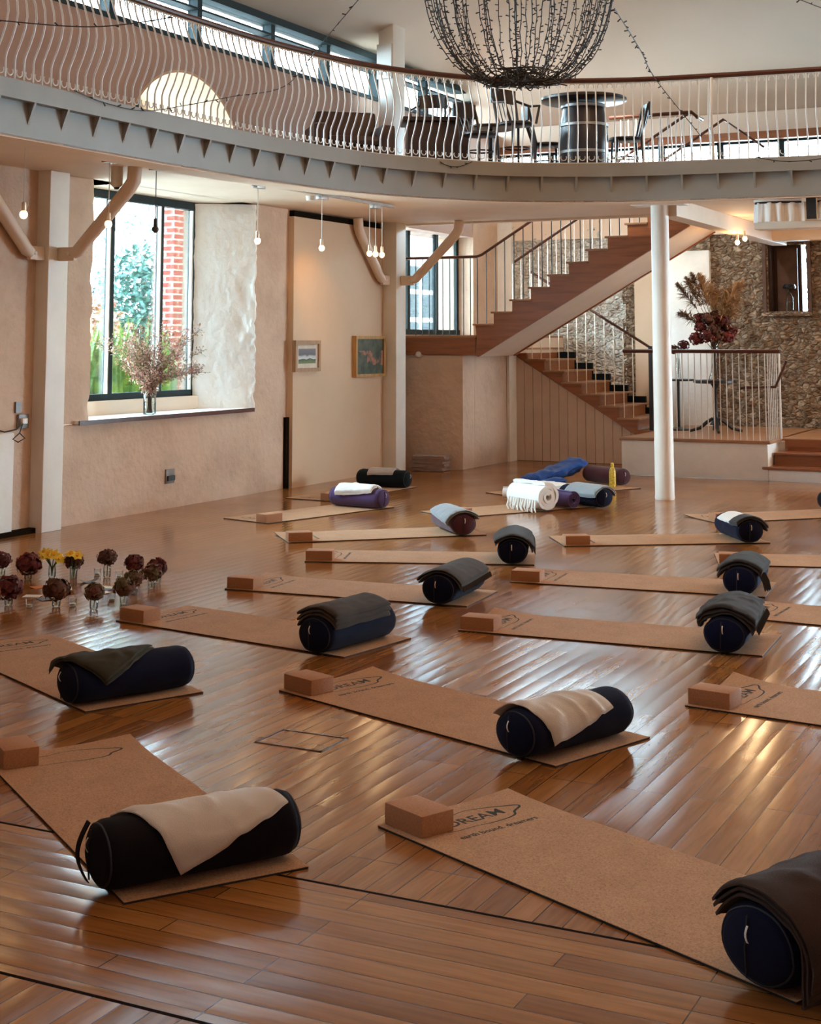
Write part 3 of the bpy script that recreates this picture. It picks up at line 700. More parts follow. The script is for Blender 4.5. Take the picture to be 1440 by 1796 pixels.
for i,p in enumerate(mids):
    if i%2==0 or p.y<7.5 or p.x>-1.5: continue
    q=normal_at(mids,i); t=Vector((-q.y,q.x))
    for zc,sg in ((3.765,1),(4.555,-1)):
        mb.tube([(p.x-q.x*.02+t.x*.032*math.cos(a),p.y-q.y*.02+t.y*.032*math.cos(a),zc-sg*.032*math.sin(a)) for a in [PI*k/6 for k in range(-1,8)]],.0055,5)
tag(mb.build('scroll_trim','white_metal',rail),kind='stuff')
# taller post where the railing sections join
mb=MB(); i=min(range(len(edge)),key=lambda k:(edge[k]-Vector((-4.06,15.47))).length); p,q=edge[i],nrm[i]
mb.tube([(p.x+q.x*(d+.0),p.y+q.y*(d+.0),z) for d,z in [(.03,3.55)]+[(a+.0,b) for a,b in BEL]],.017,8).build('joint_post','white_metal',rail)

# ------------------------------------------------------------------ landing and stairs
YN=18.45
struct(MB().box(XL,-8.375,YN,YN+.4,0,1.56).box(-8.8,-8.376,YN+.4,20.35,0,1.56).build('wall_left','wall',bevel=.015))
struct(MB().box(-8.37,-8.33,20.0,20.34,0,1.57).build('wall_left','white_plaster',smooth=False))
ld=thing('stair_landing','brown timber edged stair landing in front of the far window','landing',(-8.7,YN,1.7))
MB().box(XL+.03,-8.17,YN-.03,YN+.02,1.565,1.80).build('fascia_board','brownwood',ld,smooth=False)
MB().box(XL+.03,-8.15,YN-.05,YB-.1,1.80,1.83).build('floor_boards','edgewood',ld,smooth=False)
MB().box(XL+.03,-8.15,YN+.02,YB-.1,1.575,1.80).build('underside','cream',ld,smooth=False)
# upper flight
up=thing('stair_flight','upper stair flight with brown zigzag string climbing behind the white column','stairs',(-8.15,YN,1.82))
G,RI=.274,.1635
def string(y0,y1):
    pr=[(-8.17,1.83)]
    for k in range(1,12):
        x=-8.17+G*(k-1); z=1.82+RI*k
        pr+=[(x,z-.02),(x+G,z-.02)]
    pr=[(-8.15,1.80)]+pr[1:]
    xe=pr[-1][0]; pr+=[(xe,1.54+.567*(xe+8.13)),(-8.13,1.54),(-8.17,1.56)]
    return MB().prism(pr,lambda p:(p[0],y0,p[1]),lambda p:(p[0],y1,p[1]))
string(YN-.03,YN+.02).build('string','brownwood',up,smooth=False,fix=True)
string(19.7,19.75).build('string','brownwood',up,smooth=False,fix=True)
MB().prism([(-8.16,1.54),(-5.08,3.285),(-5.08,3.33),(-8.16,1.585)],lambda p:(p[0],YN+.02,p[1]),lambda p:(p[0],19.7,p[1])).build('soffit','cream',up,smooth=False,fix=True)
for k in range(1,12):
    x=-8.17+G*(k-1); z=1.82+RI*k
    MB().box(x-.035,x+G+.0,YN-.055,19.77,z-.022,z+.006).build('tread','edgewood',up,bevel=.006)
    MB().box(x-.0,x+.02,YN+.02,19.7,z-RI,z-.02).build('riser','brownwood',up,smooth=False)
# lower flight
YL=20.28
lo=thing('stair_flight','lower stair flight of brown treads above pale vertical boarding','stairs',(-6.3,YL,.49))
# string follows the flight; board panel fills below it
bot=lambda x:.30+.611*(-6.30-x)
mb=MB()
pieces=[(-6.19,-6.47,.49)]+[(-6.47-.281*k,-6.47-.281*(k+1),.655+.1655*k-.02) for k in range(7)]
for x0,x1,zt in pieces:
    mb.prism([(x0,max(.30,bot(x0))),(x0,zt),(x1,zt),(x1,bot(x1))],lambda p:(p[0],YL-.03,p[1]),lambda p:(p[0],YL+.02,p[1]))
mb.build('string','brownwood',lo,smooth=False,fix=True)
for k in range(7):
    x=-6.47-.281*k; z=.655+.1655*k
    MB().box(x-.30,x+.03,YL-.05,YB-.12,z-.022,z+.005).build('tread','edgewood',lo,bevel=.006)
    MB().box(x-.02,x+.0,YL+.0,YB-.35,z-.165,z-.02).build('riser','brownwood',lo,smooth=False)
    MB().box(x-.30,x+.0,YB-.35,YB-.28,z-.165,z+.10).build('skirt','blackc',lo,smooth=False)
# vertical boards, each a board of the cladding, edge grooves
bd=struct(MB().prism([(-8.33,0),(-6.32,0),(-6.32,.31),(-8.28,1.5),(-8.33,1.53)],lambda p:(p[0],YL+.02,p[1]),lambda p:(p[0],YL+.05,p[1])).build('wall_boarding','inlay',smooth=False,fix=True))
x=-8.33; i=0
ws=[.13,.135,.14,.125,.14,.135,.145,.13,.14,.13,.135,.14,.13,.14,.12]
while x<-6.36:
    w=ws[i%len(ws)]; x1=min(x+w-.006,-6.33)
    t0=min(1.53,.31+(-6.32-x)*.607-.005); t1=min(1.53,.31+(-6.32-x1)*.607-.005)
    MB().prism([(x,0.005),(x1,0.005),(x1,t1),(x,t0)],lambda p:(p[0],YL-.005,p[1]),lambda p:(p[0],YL+.02,p[1])).build('board','boards',bd,smooth=False,fix=True)
    x+=w; i+=1
# platform, its edge, the two steps
PZ=.49
struct(MB().box(-6.22,-4.29,18.76,YB,0,PZ-.03).box(-4.4,2,19.4,YB,0,PZ-.03).box(-4.29,2,18.765,19.4,0,.145).build('wall_platform','white_plaster',bevel=.015))
struct(MB().box(-6.2,-4.27,18.8,YB,PZ-.03,PZ).box(-4.3,2,19.42,YB,PZ-.03,PZ).build('floor','edgewood',smooth=False))
struct(MB().box(-6.24,-4.26,18.735,18.80,PZ-.035,PZ+.005).box(-4.32,-4.255,18.74,19.45,PZ-.035,PZ+.005).build('trim_7','edgewood',bevel=.006))
st=thing('platform_steps','two polished brown timber steps up onto the stone walled platform','steps',(-3.5,18.9,.15))
MB().box(-4.36,2,18.72,19.1,.145,.175).build('tread','brownwood',st,bevel=.008)
MB().box(-4.27,2,19.02,19.05,.175,.305).build('riser','brownwood',st,smooth=False)
MB().box(-4.27,2,18.99,19.42,.305,.335).build('tread','brownwood',st,bevel=.008)
MB().box(-4.2,2,19.36,19.40,.335,.485).build('riser','brownwood',st,smooth=False)

# stair rails: handrail and separate bars
def railing(name,label,hand,bars,r=.007,hm='darkwood',bmt='black',w=.04,h=.045,extra=None):
    t=thing(name,label,'railing',hand[0])
    mb=MB()
    mb.tube(hand,w/2,8); mb.build('handrail',hm,t)
    for a,b in bars: MB().tube([a,b],r,6).build('baluster',bmt,t)
    if extra: extra(t)
    return t
zr=lambda x:2.90+.60*(x+8.14)
bars=[((-9.2+.105*i,YN,1.83),(-9.2+.105*i,YN,2.89)) for i in range(1,11)]
for k in range(1,11):
    for d in (.02,.155):
        x=-8.17+G*(k-1)+d; bars.append(((x,YN,1.82+RI*k),(x,YN,zr(x)-.02)))
railing('stair_railing','stair railing of thin black bars from landing window up the zigzag string',[(-9.25,YN,2.91),(-8.16,YN,2.91),(-8.08,YN,2.935),(-5.1,YN,zr(-5.1))],bars)
bars=[]
for k in range(1,11):
    for d in (.02,.155):
        x=-8.17+G*(k-1)+d; bars.append(((x,19.72,1.82+RI*k),(x,19.72,zr(x)-.03)))
railing('stair_railing','second stair railing with pale bars on the upper flight\'s wall side',[(-8.12,19.72,2.90),(-5.0,19.72,zr(-5.0)),(-4.46,19.75,4.37)],bars,.008,'redwood','white_metal')
bars=[]
for k in range(8):
    for d in (-.07,-.21):
        x=-6.47-.281*k+d; zt=.655+.1655*k
        if x>-8.1: bars.append(((x,YL+.02,zt),(x,YL+.02,1.64+.61*(-6.24-x)-.01)))
def newel(t): MB().box(-6.30,-6.25,YL-.01,YL+.04,.40,1.68).build('newel_post','black',t,bevel=.004)
railing('stair_railing','dark sloping handrail with pale bars on the lower flight',[(-8.1,YL+.02,1.64+.61*1.86),(-6.28,YL+.02,1.66)],bars,.007,'darkwood','brass',extra=newel)
bars=[((-5.48+.083*i,18.83,PZ),(-5.48+.083*i,18.83,1.60)) for i in range(17)]
bars+=[((-4.30,18.9+.1*i,PZ),(-4.30,18.9+.1*i,1.60)) for i in range(6)]
bars=[b for b in bars if b[0][0]<-4.29 or b[0][1]>18.85]
def lowrail(t):
    MB().tube([(-4.70,19.1,1.15),(-4.25,19.1,1.165),(-4.10,19.1,1.5)],.02,8).build('step_handrail','darkwood',t)
    MB().tube([(-4.25,19.35,PZ),(-4.25,19.35,1.6)],.016,8).build('end_post','white_metal',t)
railing('platform_railing','waist high railing of slim white bars round the stone walled platform',[(-6.2,18.83,1.62),(-4.30,18.83,1.62),(-4.12,18.83,1.62)],bars,.0065,'redwood','white_metal',.05,.05,lowrail)
# guard rail on the balcony beside the stair head
bars=[((-5.95+.105*i,18.12,BFL),(-5.95+.105*i,18.12,4.62)) for i in range(10)]
railing('stairhead_railing','straight dark topped railing at the stair head on the balcony',[(-6.1,18.12,4.66),(-5.0,18.12,4.66),(-4.95,18.2,4.60),(-4.95,18.42,4.60)],bars,.009,'darkwood','white_metal',.05)

# ------------------------------------------------------------------ light track and pendants
tr=thing('light_track','straight grey lighting track under the balcony beside the window wall','light track',(-7.9,12,SOF-.03))
MB().box(-7.925,-7.875,7.5,15.4,SOF-.035,SOF-.002).build('rail','steel',tr,smooth=False)
for y in (10.05,10.72,12.43,13.72,14.95): MB().box(-7.935,-7.865,y-.07,y+.09,SOF-.075,SOF-.03).build('adapter_box','steel',tr,bevel=.005)
pend=[(-7.9,8.98,'first small bulb on a white cord, before the window post'),(-7.9,10.05,'small bulb pendant hanging in front of the window post\'s brace'),(-7.9,10.72,'unlit dark bulb pendant hanging in front of the big window'),(-7.9,12.43,'small lit bulb pendant by the rough white window reveal'),(-7.9,13.72,'lone lit bulb pendant above the small landscape painting'),(-7.9,14.82,'leftmost bulb of the three pendants by the corner post'),(-7.9,14.97,'middle bulb of the three pendants by the corner post'),(-7.9,15.13,'rightmost bulb of the three pendants by the corner post'),(-4.65,18.91,'lower of two bulbs hanging before the stone wall'),(-4.56,18.95,'higher of two bulbs hanging before the stone wall')]
for i,(x,y,lab) in enumerate(pend):
    zb=2.755 if i<8 else (3.03 if i==8 else 3.08)
    zt=SOF-.04 if i<8 else 3.17
    t=thing('pendant_lamp',lab,'pendant lamp',(x,y,zb),0,'bare bulb pendants')
    MB().tube([(x,y,zb+.06),(x,y,zt)],.004,5).build('cord','white_metal' if i!=2 else 'black',t)
    MB().lathe([(.010,.10),(.017,.095),(.019,.03),(.016,.025)][::-1],(x,y,zb),12).build('lamp_holder','brass' if i!=2 else 'black',t,fix=True)
    MB().ball((x,y,zb),.032,8,(1,1,1.05)).build('bulb','bulb' if i!=2 else 'bulb_off',t)
    if i!=2:
        li=bpy.data.lights.new('bulb_light','POINT'); li.energy=2.2 if i<8 else 12; li.color=(1,.66,.34); li.shadow_soft_size=.035
        lo_=bpy.data.objects.new('bulb_light',li); col.objects.link(lo_); lo_.location=(x,y,zb-.075); 
t=thing('smoke_detector','round white smoke detector on the underside of the balcony','smoke detector',(-8.2,14.0,SOF))
MB().lathe([(.03,-.055),(.055,-.05),(.06,-.02),(.065,0)],(-8.2,14.0,SOF),20).build('body','white_metal',t,fix=True)
t=thing('wall_light','small round white fitting under the stair landing','wall light',(-9.03,18.4,1.57))
MB().ball((-9.03,18.40,1.565),.045,8).build('dome','white_metal',t)
MB().tube([(-9.03,18.43,1.565),(-9.03,18.46,1.565)],.05,14).build('backplate','white_metal',t)
t=thing('duct_end','short white rounded duct end under the balcony by the window','duct',(-8.5,10.3,SOF))
MB().lathe([(.03,-.19),(.055,-.17),(.058,0)],(-8.42,10.82,SOF),20).build('duct','white_metal',t,fix=True)
MB().lathe([(.02,-.21),(.028,-.19)],(-8.42,10.82,SOF),14).build('nozzle','black',t,fix=True)
# sockets and cable
def socket(lab,y,z,w=.15,h=.15):
    t=thing('wall_socket',lab,'socket',(XL+.02,y,z))
    MB().box(XL,XL+.03,y-w/2,y+w/2,z-h/2,z+h/2).build('plate','socket',t,bevel=.004)
    return t
t=socket('grey metal socket plate low on the plaster under the window',12.9,.335)
MB().box(XL+.028,XL+.05,12.84,12.96,.29,.34).build('outlet','black',t,smooth=False)
t=socket('grey socket plate with white plug beside the window post',10.60,1.02,.14,.13)
MB().box(XL+.03,XL+.06,10.55,10.62,1.0,1.05).build('plug','tag',t,bevel=.004)
MB().box(XL,XL+.02,10.5,10.57,1.10,1.2).build('blank_plate','socket',t,smooth=False)
t=thing('power_cable','black power cable looping from the socket beside the window post','cable',(XL+.05,10.5,1.0))
MB().tube([(XL+.05,10.58,1.01),(XL+.07,10.45,.955),(XL+.07,10.3,.94),(XL+.06,10.1,.99),(XL+.05,9.8,1.03)],.007,6).tube([(XL+.05,10.56,1.0),(XL+.07,10.5,.92),(XL+.08,10.40,.87),(XL+.08,10.47,.84),(XL+.08,10.56,.87),(XL+.07,10.5,.92)],.006,6).build('cable','black',t)

# ------------------------------------------------------------------ paintings
def picture(lab,y0,y1,z0,z1,fw,fm,pm,depth,mount=0):
    x=-9.2; t=thing('painting',lab,'painting',(x,(y0+y1)/2,z0))
    mb=MB(); mb.box(x,x+depth,y0,y0+fw,z0,z1).box(x,x+depth,y1-fw,y1,z0,z1).box(x,x+depth,y0+fw,y1-fw,z0,z0+fw).box(x,x+depth,y0+fw,y1-fw,z1-fw,z1)
    mb.build('frame',fm,t,smooth=False)
    if mount: MB().box(x,x+depth*.6,y0+fw,y1-fw,z0+fw,z1-fw).build('mount','mount',t,smooth=False)
    k=fw+mount
    MB().box(x,x+depth*.65,y0+k,y1-k,z0+k,z1-k).build('canvas',pm,t,smooth=False)
picture('small framed landscape painting with a pale horizon on the cream panel',15.28,15.89,1.38,1.76,.045,'framewood','paintL',.05,.055)
picture('larger gilt framed painting of pink flowers on dark green',16.79,17.62,1.28,1.82,.04,'framegold','paintF',.06)

# ------------------------------------------------------------------ mats, blocks, bolsters, blankets
def curlf(a,b,c,W=.64):
    d=max(0,1-math.hypot(a*.9,W-b)/.34); return c*d*d
def cloud(n=90):
    out=[]
    for i in range(n):
        t=2*PI*i/n
        r=1+.07*math.cos(5*t+.6)+.03*math.cos(8*t)
        out.append((.165+.078*r*math.sin(t)*(1+.05*math.sin(3*t)),.325+.205*r*math.cos(t)))
    return out
def text_mesh(body,size,name):
    cu=bpy.data.curves.new(name,'FONT'); cu.body=body; cu.size=size; cu.offset=.0012; cu.align_x='CENTER'; cu.align_y='CENTER'; cu.resolution_u=2
    o=bpy.data.objects.new(name,cu); col.objects.link(o)
    bpy.context.view_layer.update()
    dg=bpy.context.evaluated_depsgraph_get()
    me=bpy.data.meshes.new_from_object(o.evaluated_get(dg))
    vs=[tuple(v.co) for v in me.vertices]; fs=[tuple(p.vertices) for p in me.polygons]
    bpy.data.objects.remove(o); bpy.data.curves.remove(cu); bpy.data.meshes.remove(me)
    return vs,fs
T_DREAM=text_mesh('DREAM',.083,'t1'); T_SUB=text_mesh('earth bound. dreamers',.040,'t2'); 
def mat_logo(c,words=True):
    mb=MB(); zt=.0094
    up_=lambda a,b:(a,b,zt+curlf(a,b,c))
    P=cloud(); n=len(P); vs=[]
    for i,(a,b) in enumerate(P):
        a2,b2=P[(i+1)%n]; d=Vector((a2-a,b2-b)).normalized(); w=.0022+.0028*max(0,math.cos(2*PI*i/n-.2))
        vs+=[up_(a-d.y*w,b+d.x*w),up_(a+d.y*w,b-d.x*w)]
    mb.add(vs,[(2*i,2*i+1,(2*i+3)%(2*n),(2*i+2)%(2*n)) for i in range(n)])
    for (vv,ff),ac in ((T_DREAM,.165),(T_SUB,.298)) if words else ():
        # text baseline runs along +b, its top points to the head edge (-a)
        mb.add([up_(ac-y,.325+x) for x,y,z in vv],ff)
    return mb
def yoga_mat(x,y,ang,lab,curl,words=True):
    t=thing('yoga_mat',lab,'yoga mat',(x,y,0),R(ang),'cork yoga mats')
    L,W=1.83,.64
    def top(u,v,s):
        a=L*u; b=W*v; return (a,b,(.0070 if s==0 else .0090)+curlf(a,b,curl))
    def bot(u,v,s):
        a=L*u; b=W*v; return (a,b,(.0004 if s==0 else .0070)+curlf(a,b,curl))
    MB().sheet(top,46,18).build('cork_face','cork',t,world=False,angle=50)
    MB().sheet(bot,46,18).build('rubber_backing','rubber',t,world=False,angle=50)
    mat_logo(curl,words).build('printed_logo','ink',t,world=False,smooth=False)
    return t
def mpt(m,a,b):
    x,y,ang=m; c,s=math.cos(R(ang)),math.sin(R(ang)); return (x+a*c-b*s,y+a*s+b*c)
blk=None
def block(m,lab,a=.0,b=.028,da=0):
    p=mpt(m,a,b); 
    o=MB().box(0,.215,0,.148,.0092,.085).build('yoga_block','corkblock',world=False,bevel=.004)
    o.location=(p[0],p[1],0); o.rotation_euler=(0,0,R(m[2]+da)); return tag(o,lab,'yoga block','cork yoga blocks')
def bolster(p,ang,lab,m,L=.66,W=.245,H=.205,detail=True,handle=False,seed=0):
    t=thing('bolster',lab,'bolster',(p[0],p[1],.0092),R(ang),'yoga bolsters')
    def prof(s):     # radius factor along the axis
        e=min(s,L-s); return 1 if e>.045 else (1-(1-e/.045)**2*.22)
    K=34
    ss=[0,.004,.012,.022,.034,.05]+[.05+(L-.1)*i/14 for i in range(1,14)]+[L-.05,L-.034,L-.022,L-.012,L-.004,L]
    def sect(s,k):
        a=2*PI*k/K; f=prof(s)
        x=W/2*f*math.cos(a); z=H/2*f*math.sin(a)
        z=z*.98+.004*nz(s*6,a,seed,1.5); x+=.005*nz(s*5,a+4,seed,1.3)
        z+=H/2
        z=max(z,.0+.0005)
        if z<.03: x*=1.05
        return (x,s,z)
    vs=[sect(s,k) for s in ss for k in range(K)]; fs=[]
    for i in range(len(ss)-1):
        for k in range(K): fs.append((i*K+k,i*K+(k+1)%K,(i+1)*K+(k+1)%K,(i+1)*K+k))
    mb=MB().add(vs,fs)
    # domed ends
    for s,sg in ((0,-1),(L,1)):
        base=[sect(s,k) for k in range(K)]; rings=[base]
        for f,d in ((.75,.010),(.4,.018)):
            rings.append([(x*f,s+sg*d,H/2+(z-H/2)*f) for x,_,z in base])
        vv=[v for r in rings for v in r]+[(0,s+sg*.021,H/2)]
        ff=[]
        for i in range(2):
            for k in range(K): 
                q=(i*K+k,i*K+(k+1)%K,(i+1)*K+(k+1)%K,(i+1)*K+k); ff.append(q if sg>0 else q[::-1])
        for k in range(K):
            q=(2*K+k,2*K+(k+1)%K,3*K); ff.append(q if sg>0 else q[::-1])
        mb.add(vv,ff)
    mb.build('cover',m,t,world=False,angle=60,fix=True)
    if detail:
        for s in (.012,L-.012):
            MB().tube([Vector(sect(s,k))*1.0+Vector((0,0,0)) for k in range(K)],.004,6,closed=True).build('piping','piping',t,world=False)
        cov=[c for c in t.children if c.name.startswith('cover')][0]
        MB().tube([(-.02+.006*i/8,-.0215+.014*abs(i/8-.5)*1.2,.03+H*.72*i/8) for i in range(9)],.0032,6).build('zip','piping',cov,world=False)
        MB().sheet(lambda u,v,s:(-.008+.016*u*.4,-.024-.010*math.sin(PI*v)-(.0015 if s else 0),H*.56+.045*v),3,6).build('care_label','tag',cov,world=False)
    if handle:
        MB().sheet(lambda u,v,s:(-.02+.03*u,-.022-.035*math.sin(PI*v)-(.004 if s else 0),.03+H*.86*v),3,14).build('carry_strap','plumblack',t,world=False)
    return t
def blanket(bp,ang,lab,m,u0,u1,s0,s1,phi=0,layers=2,th=.012,fringe=None,W=.245,H=.205,wr=.006,seed=0,wav=0,s_off=0,group='folded blankets on bolsters',edge=0,flare=.16):
    """rectangle (u0..u1 across the bolster, s0..s1 along it) turned by phi, laid over the roll and hanging down its flanks"""
    t=thing('blanket',lab,'blanket',(bp[0],bp[1],.0092),R(ang),group)
    rx,rz=W/2,H/2; cu,cs=(u0+u1)/2,(s0+s1)/2; c,s_=math.cos(R(phi)),math.sin(R(phi))
    rr=(rx+rz)/2
    def place(u,s,off):
        off=off+flare*max(0,abs(u)-.07)
        R_=rr+off; th_m=R(98)
        a=u/R_; 
        def P(a): return Vector(((rx+off)*math.sin(a),0,rz+(rz+off)*math.cos(a))),Vector((math.cos(a)*(rx+off),0,-(rz+off)*math.sin(a))).normalized()
        if abs(a)<=th_m: p,_=P(a)
        else:
            sg=1 if a>0 else -1; p,tn=P(sg*th_m); rem=(abs(a)-th_m)*R_
            p=p+tn*sg*rem*.9+Vector((sg*rem*.12,0,0))
        y=s
        if s<-.02: 
            k=-.02-s; p.z-=k*.85*min(1,k/.04+.2); y=-.02-.45*k
        if p.z<.004+off*.2:
            p.x+=(1 if u>0 else -1)*(.004-p.z)*.8; p.z=.004+off*.2
        return Vector((p.x,y,p.z))
    for L_ in range(layers):
        o0=.002+th*L_*1.12; g=edge*L_
        def fn(u,v,side):
            uu=(u0+g)+(u1-u0-g*.4-(.012*L_))*u; vv=s0+(s1-s0)*v
            # slight unevenness of the hem
            uu+=.012*nz(vv,u,seed,5)*(1 if u in(0,1) else .3); vv+=.010*nz(uu,v,seed+3,6)*(1 if v in(0,1) else .3)
            du,ds=uu-cu,vv-cs
            U=cu+du*c-ds*s_; S=cs+du*s_+ds*c
            w=wr*(nz(U,S,seed+L_,9)+.6*nz(U,S,seed+5,20))+wav*math.sin((vv*38)+5*nz(uu,vv,seed,3))*.5
            round_=1-.55*max(0,(abs(2*v-1)-.9)/.1)-.0
            off=o0+(th*round_ if side else 0)+max(0,w)*(1 if L_==layers-1 or side==0 else 1)+.0015
            return place(U,S,off)
        MB().sheet(fn,40,30).build('fold' if L_<layers-1 else 'top_fold',m,t,world=False,angle=70)
    if fringe:
        mb=MB(); n=26
        for i in range(n):
            if fringe=='u1': uu,vv=u1,s0+(s1-s0)*(i+.5)/n; du_,dv_=.05,0
            elif fringe=='s1': uu,vv=u0+(u1-u0)*(i+.5)/n,s1; du_,dv_=0,.035
            du,ds=uu-cu,vv-cs
            pts=[]
            for k in range(4):
                d1=du+du_*k/3*(1+.4*nz(i,1,seed,3)); d2=ds+dv_*k/3+.006*nz(i,k,seed,2)
                pts.append(place(cu+d1*c-d2*s_,cs+d1*s_+d2*c,.004+th*layers*.6))
            mb.tube(pts,[.006,.006,.005,.003],5)
        tag(mb.build('fringe',m,t,world=False),kind='stuff')
    return t
MATS={
1:((-2.57,4.90,-24.7),'cork yoga mat with a clearly legible DREAM cloud print, on the timber border line',.012),
2:((-3.98,6.51,-19.8),'cork yoga mat whose long edge passes just behind the floor hatch',.02),
3:((-5.87,7.63,-9.2),'cork yoga mat starting at the flower ring with a grey blanket on its bolster',.0),
4:((-5.92,8.93,4.4),'cork yoga mat under the bolster with a fringed grey brown blanket',.022),
5:((-3.81,8.31,3.0),'cork yoga mat under the deep blue bolster with tangled charcoal fringe',.03),
6:((-4.22,10.11,6.1),'cork yoga mat under the bolster with one hanging blanket tassel',.0),
7:((-6.75,11.18,43),'cork yoga mat under the maroon bolster with a blue grey blanket',.012),
8:((-6.07,10.30,20.9),'cork yoga mat under the smaller navy bolster with fringed charcoal blanket',.0),
9:((-4.46,4.92,-34),'cork yoga mat under the plum black bolster with a carry strap',.018),
10:((-6.23,6.53,-25.7),'cork yoga mat under the bolster with an olive blanket',.0),
11:((-2.06,7.12,-6.9),'cork yoga mat cut by the picture edge, cloud print beside its block',.04),
12:((-2.49,9.49,-3),'cork yoga mat cut by the picture edge, behind the deep blue bolster',.0),
13:((-3.06,11.60,18),'cork yoga mat cut by the picture edge, behind the tasselled blanket',.0),
14:((-4.52,12.05,33),'cork yoga mat under the navy bolster with white and charcoal blankets',.0),
15:((-3.76,14.22,46),'cork yoga mat running out of the picture just past the white column',.012),
16:((-6.20,13.47,59),'cork yoga mat under the white roll and the purple rolled mat',.0),
17:((-6.35,15.52,60),'farthest cork yoga mat, under the blue jacket and maroon bolster',.0),
18:((-7.63,12.25,75.5),'cork yoga mat under the purple bolster with a white cloth',.0),
19:((-8.02,14.23,86.3),'cork yoga mat along the picture panel under the black bolster',.0)}
BLK={1:'cork block hiding the start of the DREAM print on the border line mat',2:'cork block on the mat behind the floor hatch',3:'cork block on a mat corner touching the flower ring',
4:'cork block on the mat with the fringed grey brown blanket',5:'cork block on the mat with the deep blue bolster',6:'cork block between the navy bolster and the tasselled one, on a mat corner',
7:'cork block on the mat leading to the maroon bolster',8:'cork block on the mat of the smaller fringed charcoal bolster',9:'cork block cut off by the picture\'s edge, level with the floor hatch',
11:'large cork block beside a cloud print at the picture\'s opposite edge',12:'cork block half hidden behind the deep blue bolster\'s blanket',13:'cork block hidden behind the tasselled blanket',
14:'cork block alone in the middle of the floor, behind the smaller charcoal fringed blanket',15:'cork block touching the white and charcoal blanket',16:'cork block just behind the blue grey blanket',18:'cork block on the mat of the purple bolster',19:'cork block touching the white cloth on the purple bolster'}
for k,(m,lab,cu) in MATS.items(): yoga_mat(*m,lab,cu,k!=9)
for k,lab in BLK.items(): block(MATS[k][0],lab,a=.004 if k!=14 else .02,da=random.uniform(-2,2) if k not in(1,2,5) else 0)
def bol(k,m,lab,a=1.83-.165,b=-.06,da=0,**kw):
    mt=MATS[k][0]; p=mpt(mt,a,b); bolster(p,mt[2]+da,lab,m,seed=k,**kw); return p,mt[2]+da
def bla(pa,lab,m,*a,**k): return blanket(pa[0],pa[1],lab,m,*a,**k)
B={}
B[1]=bol(1,'navy','navy bolster under a big dark brown blanket, cut by the picture edge',a=1.72,b=-.03,H=.225,W=.27)
bla(B[1],'big dark brown folded blanket over the bolster at the picture corner','bl_brown',-.17,.40,.0,.58,-4,3,.013,None,.27,.225,.010,1,edge=.0,flare=.10)
B[2]=bol(2,'navy','navy bolster under a thin crinkled cream cloth',a=1.65,da=-2)
bla(B[2],'thin crinkled cream cloth laid over the navy bolster','bl_cream',-.19,.20,.04,.46,17,1,.008,flare=.02,wr=.012,seed=2,wav=.018)
B[3]=bol(3,'navy','navy bolster under a neat grey brown folded blanket',a=1.655,da=1)
bla(B[3],'neat double folded grey brown blanket on the bolster by the hatch row','bl_grey',-.17,.16,.03,.56,0,3,.017,None,seed=3,edge=.008)
B[4]=bol(4,'navy','navy bolster under a fringed grey brown blanket',a=1.645)
bla(B[4],'grey brown blanket with short fringe covering the whole bolster','bl_grey',-.19,.21,.02,.62,3,2,.012,'u1',seed=4,edge=-.01)
B[5]=bol(5,'blueb','deep blue bolster under a bulky charcoal blanket',a=1.63,da=3)
bla(B[5],'bulky charcoal blanket with tangled fringe on the deep blue bolster','bl_char',-.20,.21,.03,.60,3,3,.016,'u1',seed=5,wr=.012,wav=.008,edge=.0)
B[6]=bol(6,'blueb','navy bolster showing its round end, under a thick rolled blanket')
bla(B[6],'thick charcoal blanket with a single tassel hanging at one side','bl_char',-.21,.18,.02,.5,0,2,.018,None,seed=6,edge=.02)
bx=wm(bpy.data.objects['blanket.005']) if 'blanket.005' in bpy.data.objects else None
B[7]=bol(7,'maroon','dark maroon bolster in the second row under a blue grey blanket',a=1.60)
bla(B[7],'blue grey blanket lit by the window on the dark maroon bolster','bl_blue',-.20,.20,.0,.58,-8,2,.012,None,seed=7,wr=.008)
B[8]=bol(8,'navy','smaller navy bolster with white seam lines under a fringed charcoal blanket',a=1.66)
bla(B[8],'charcoal blanket with fringed hem on the smaller navy bolster','bl_char',-.19,.21,.0,.6,6,2,.015,'u1',seed=8)
B[9]=bol(9,'plumblack','long plum black bolster with a carry strap at its end',a=1.69,b=-.05,da=2,handle=True,L=.69,W=.255,H=.215)
bla(B[9],'pale cream cloth draped askew over the plum black bolster','bl_cream',-.20,.20,.14,.58,24,1,.010,flare=.02,W=.255,H=.215,wr=.010,seed=9,wav=.006)
B[10]=bol(10,'navy','long navy bolster under a crumpled olive blanket',a=1.67,b=-.03,da=1)
bla(B[10],'crumpled olive blanket with a corner drooping off the bolster end','bl_olive',-.24,.15,.0,.40,33,2,.010,None,wr=.013,seed=10)
B[14]=bol(14,'navy','navy bolster under a white and a charcoal blanket',a=1.64)
bla(B[14],'white blanket on the navy bolster just before the column','bl_white',-.15,.13,.16,.52,0,1,.014,None,seed=14)
bla(B[14],'charcoal blanket edge beside the white one on the same bolster','bl_char',-.16,.22,.0,.18,6,2,.012,None,seed=15)
B[15]=bol(15,'plumblack','dark bolster end just entering the picture at its edge')
B[16]=bol(16,'navy','dark navy bolster beside the purple rolled mat',a=1.78,b=-.18)
bla(B[16],'blue grey blanket over the dark navy bolster beside the purple roll','bl_blue',-.22,.19,-.01,.5,4,2,.012,None,seed=16)
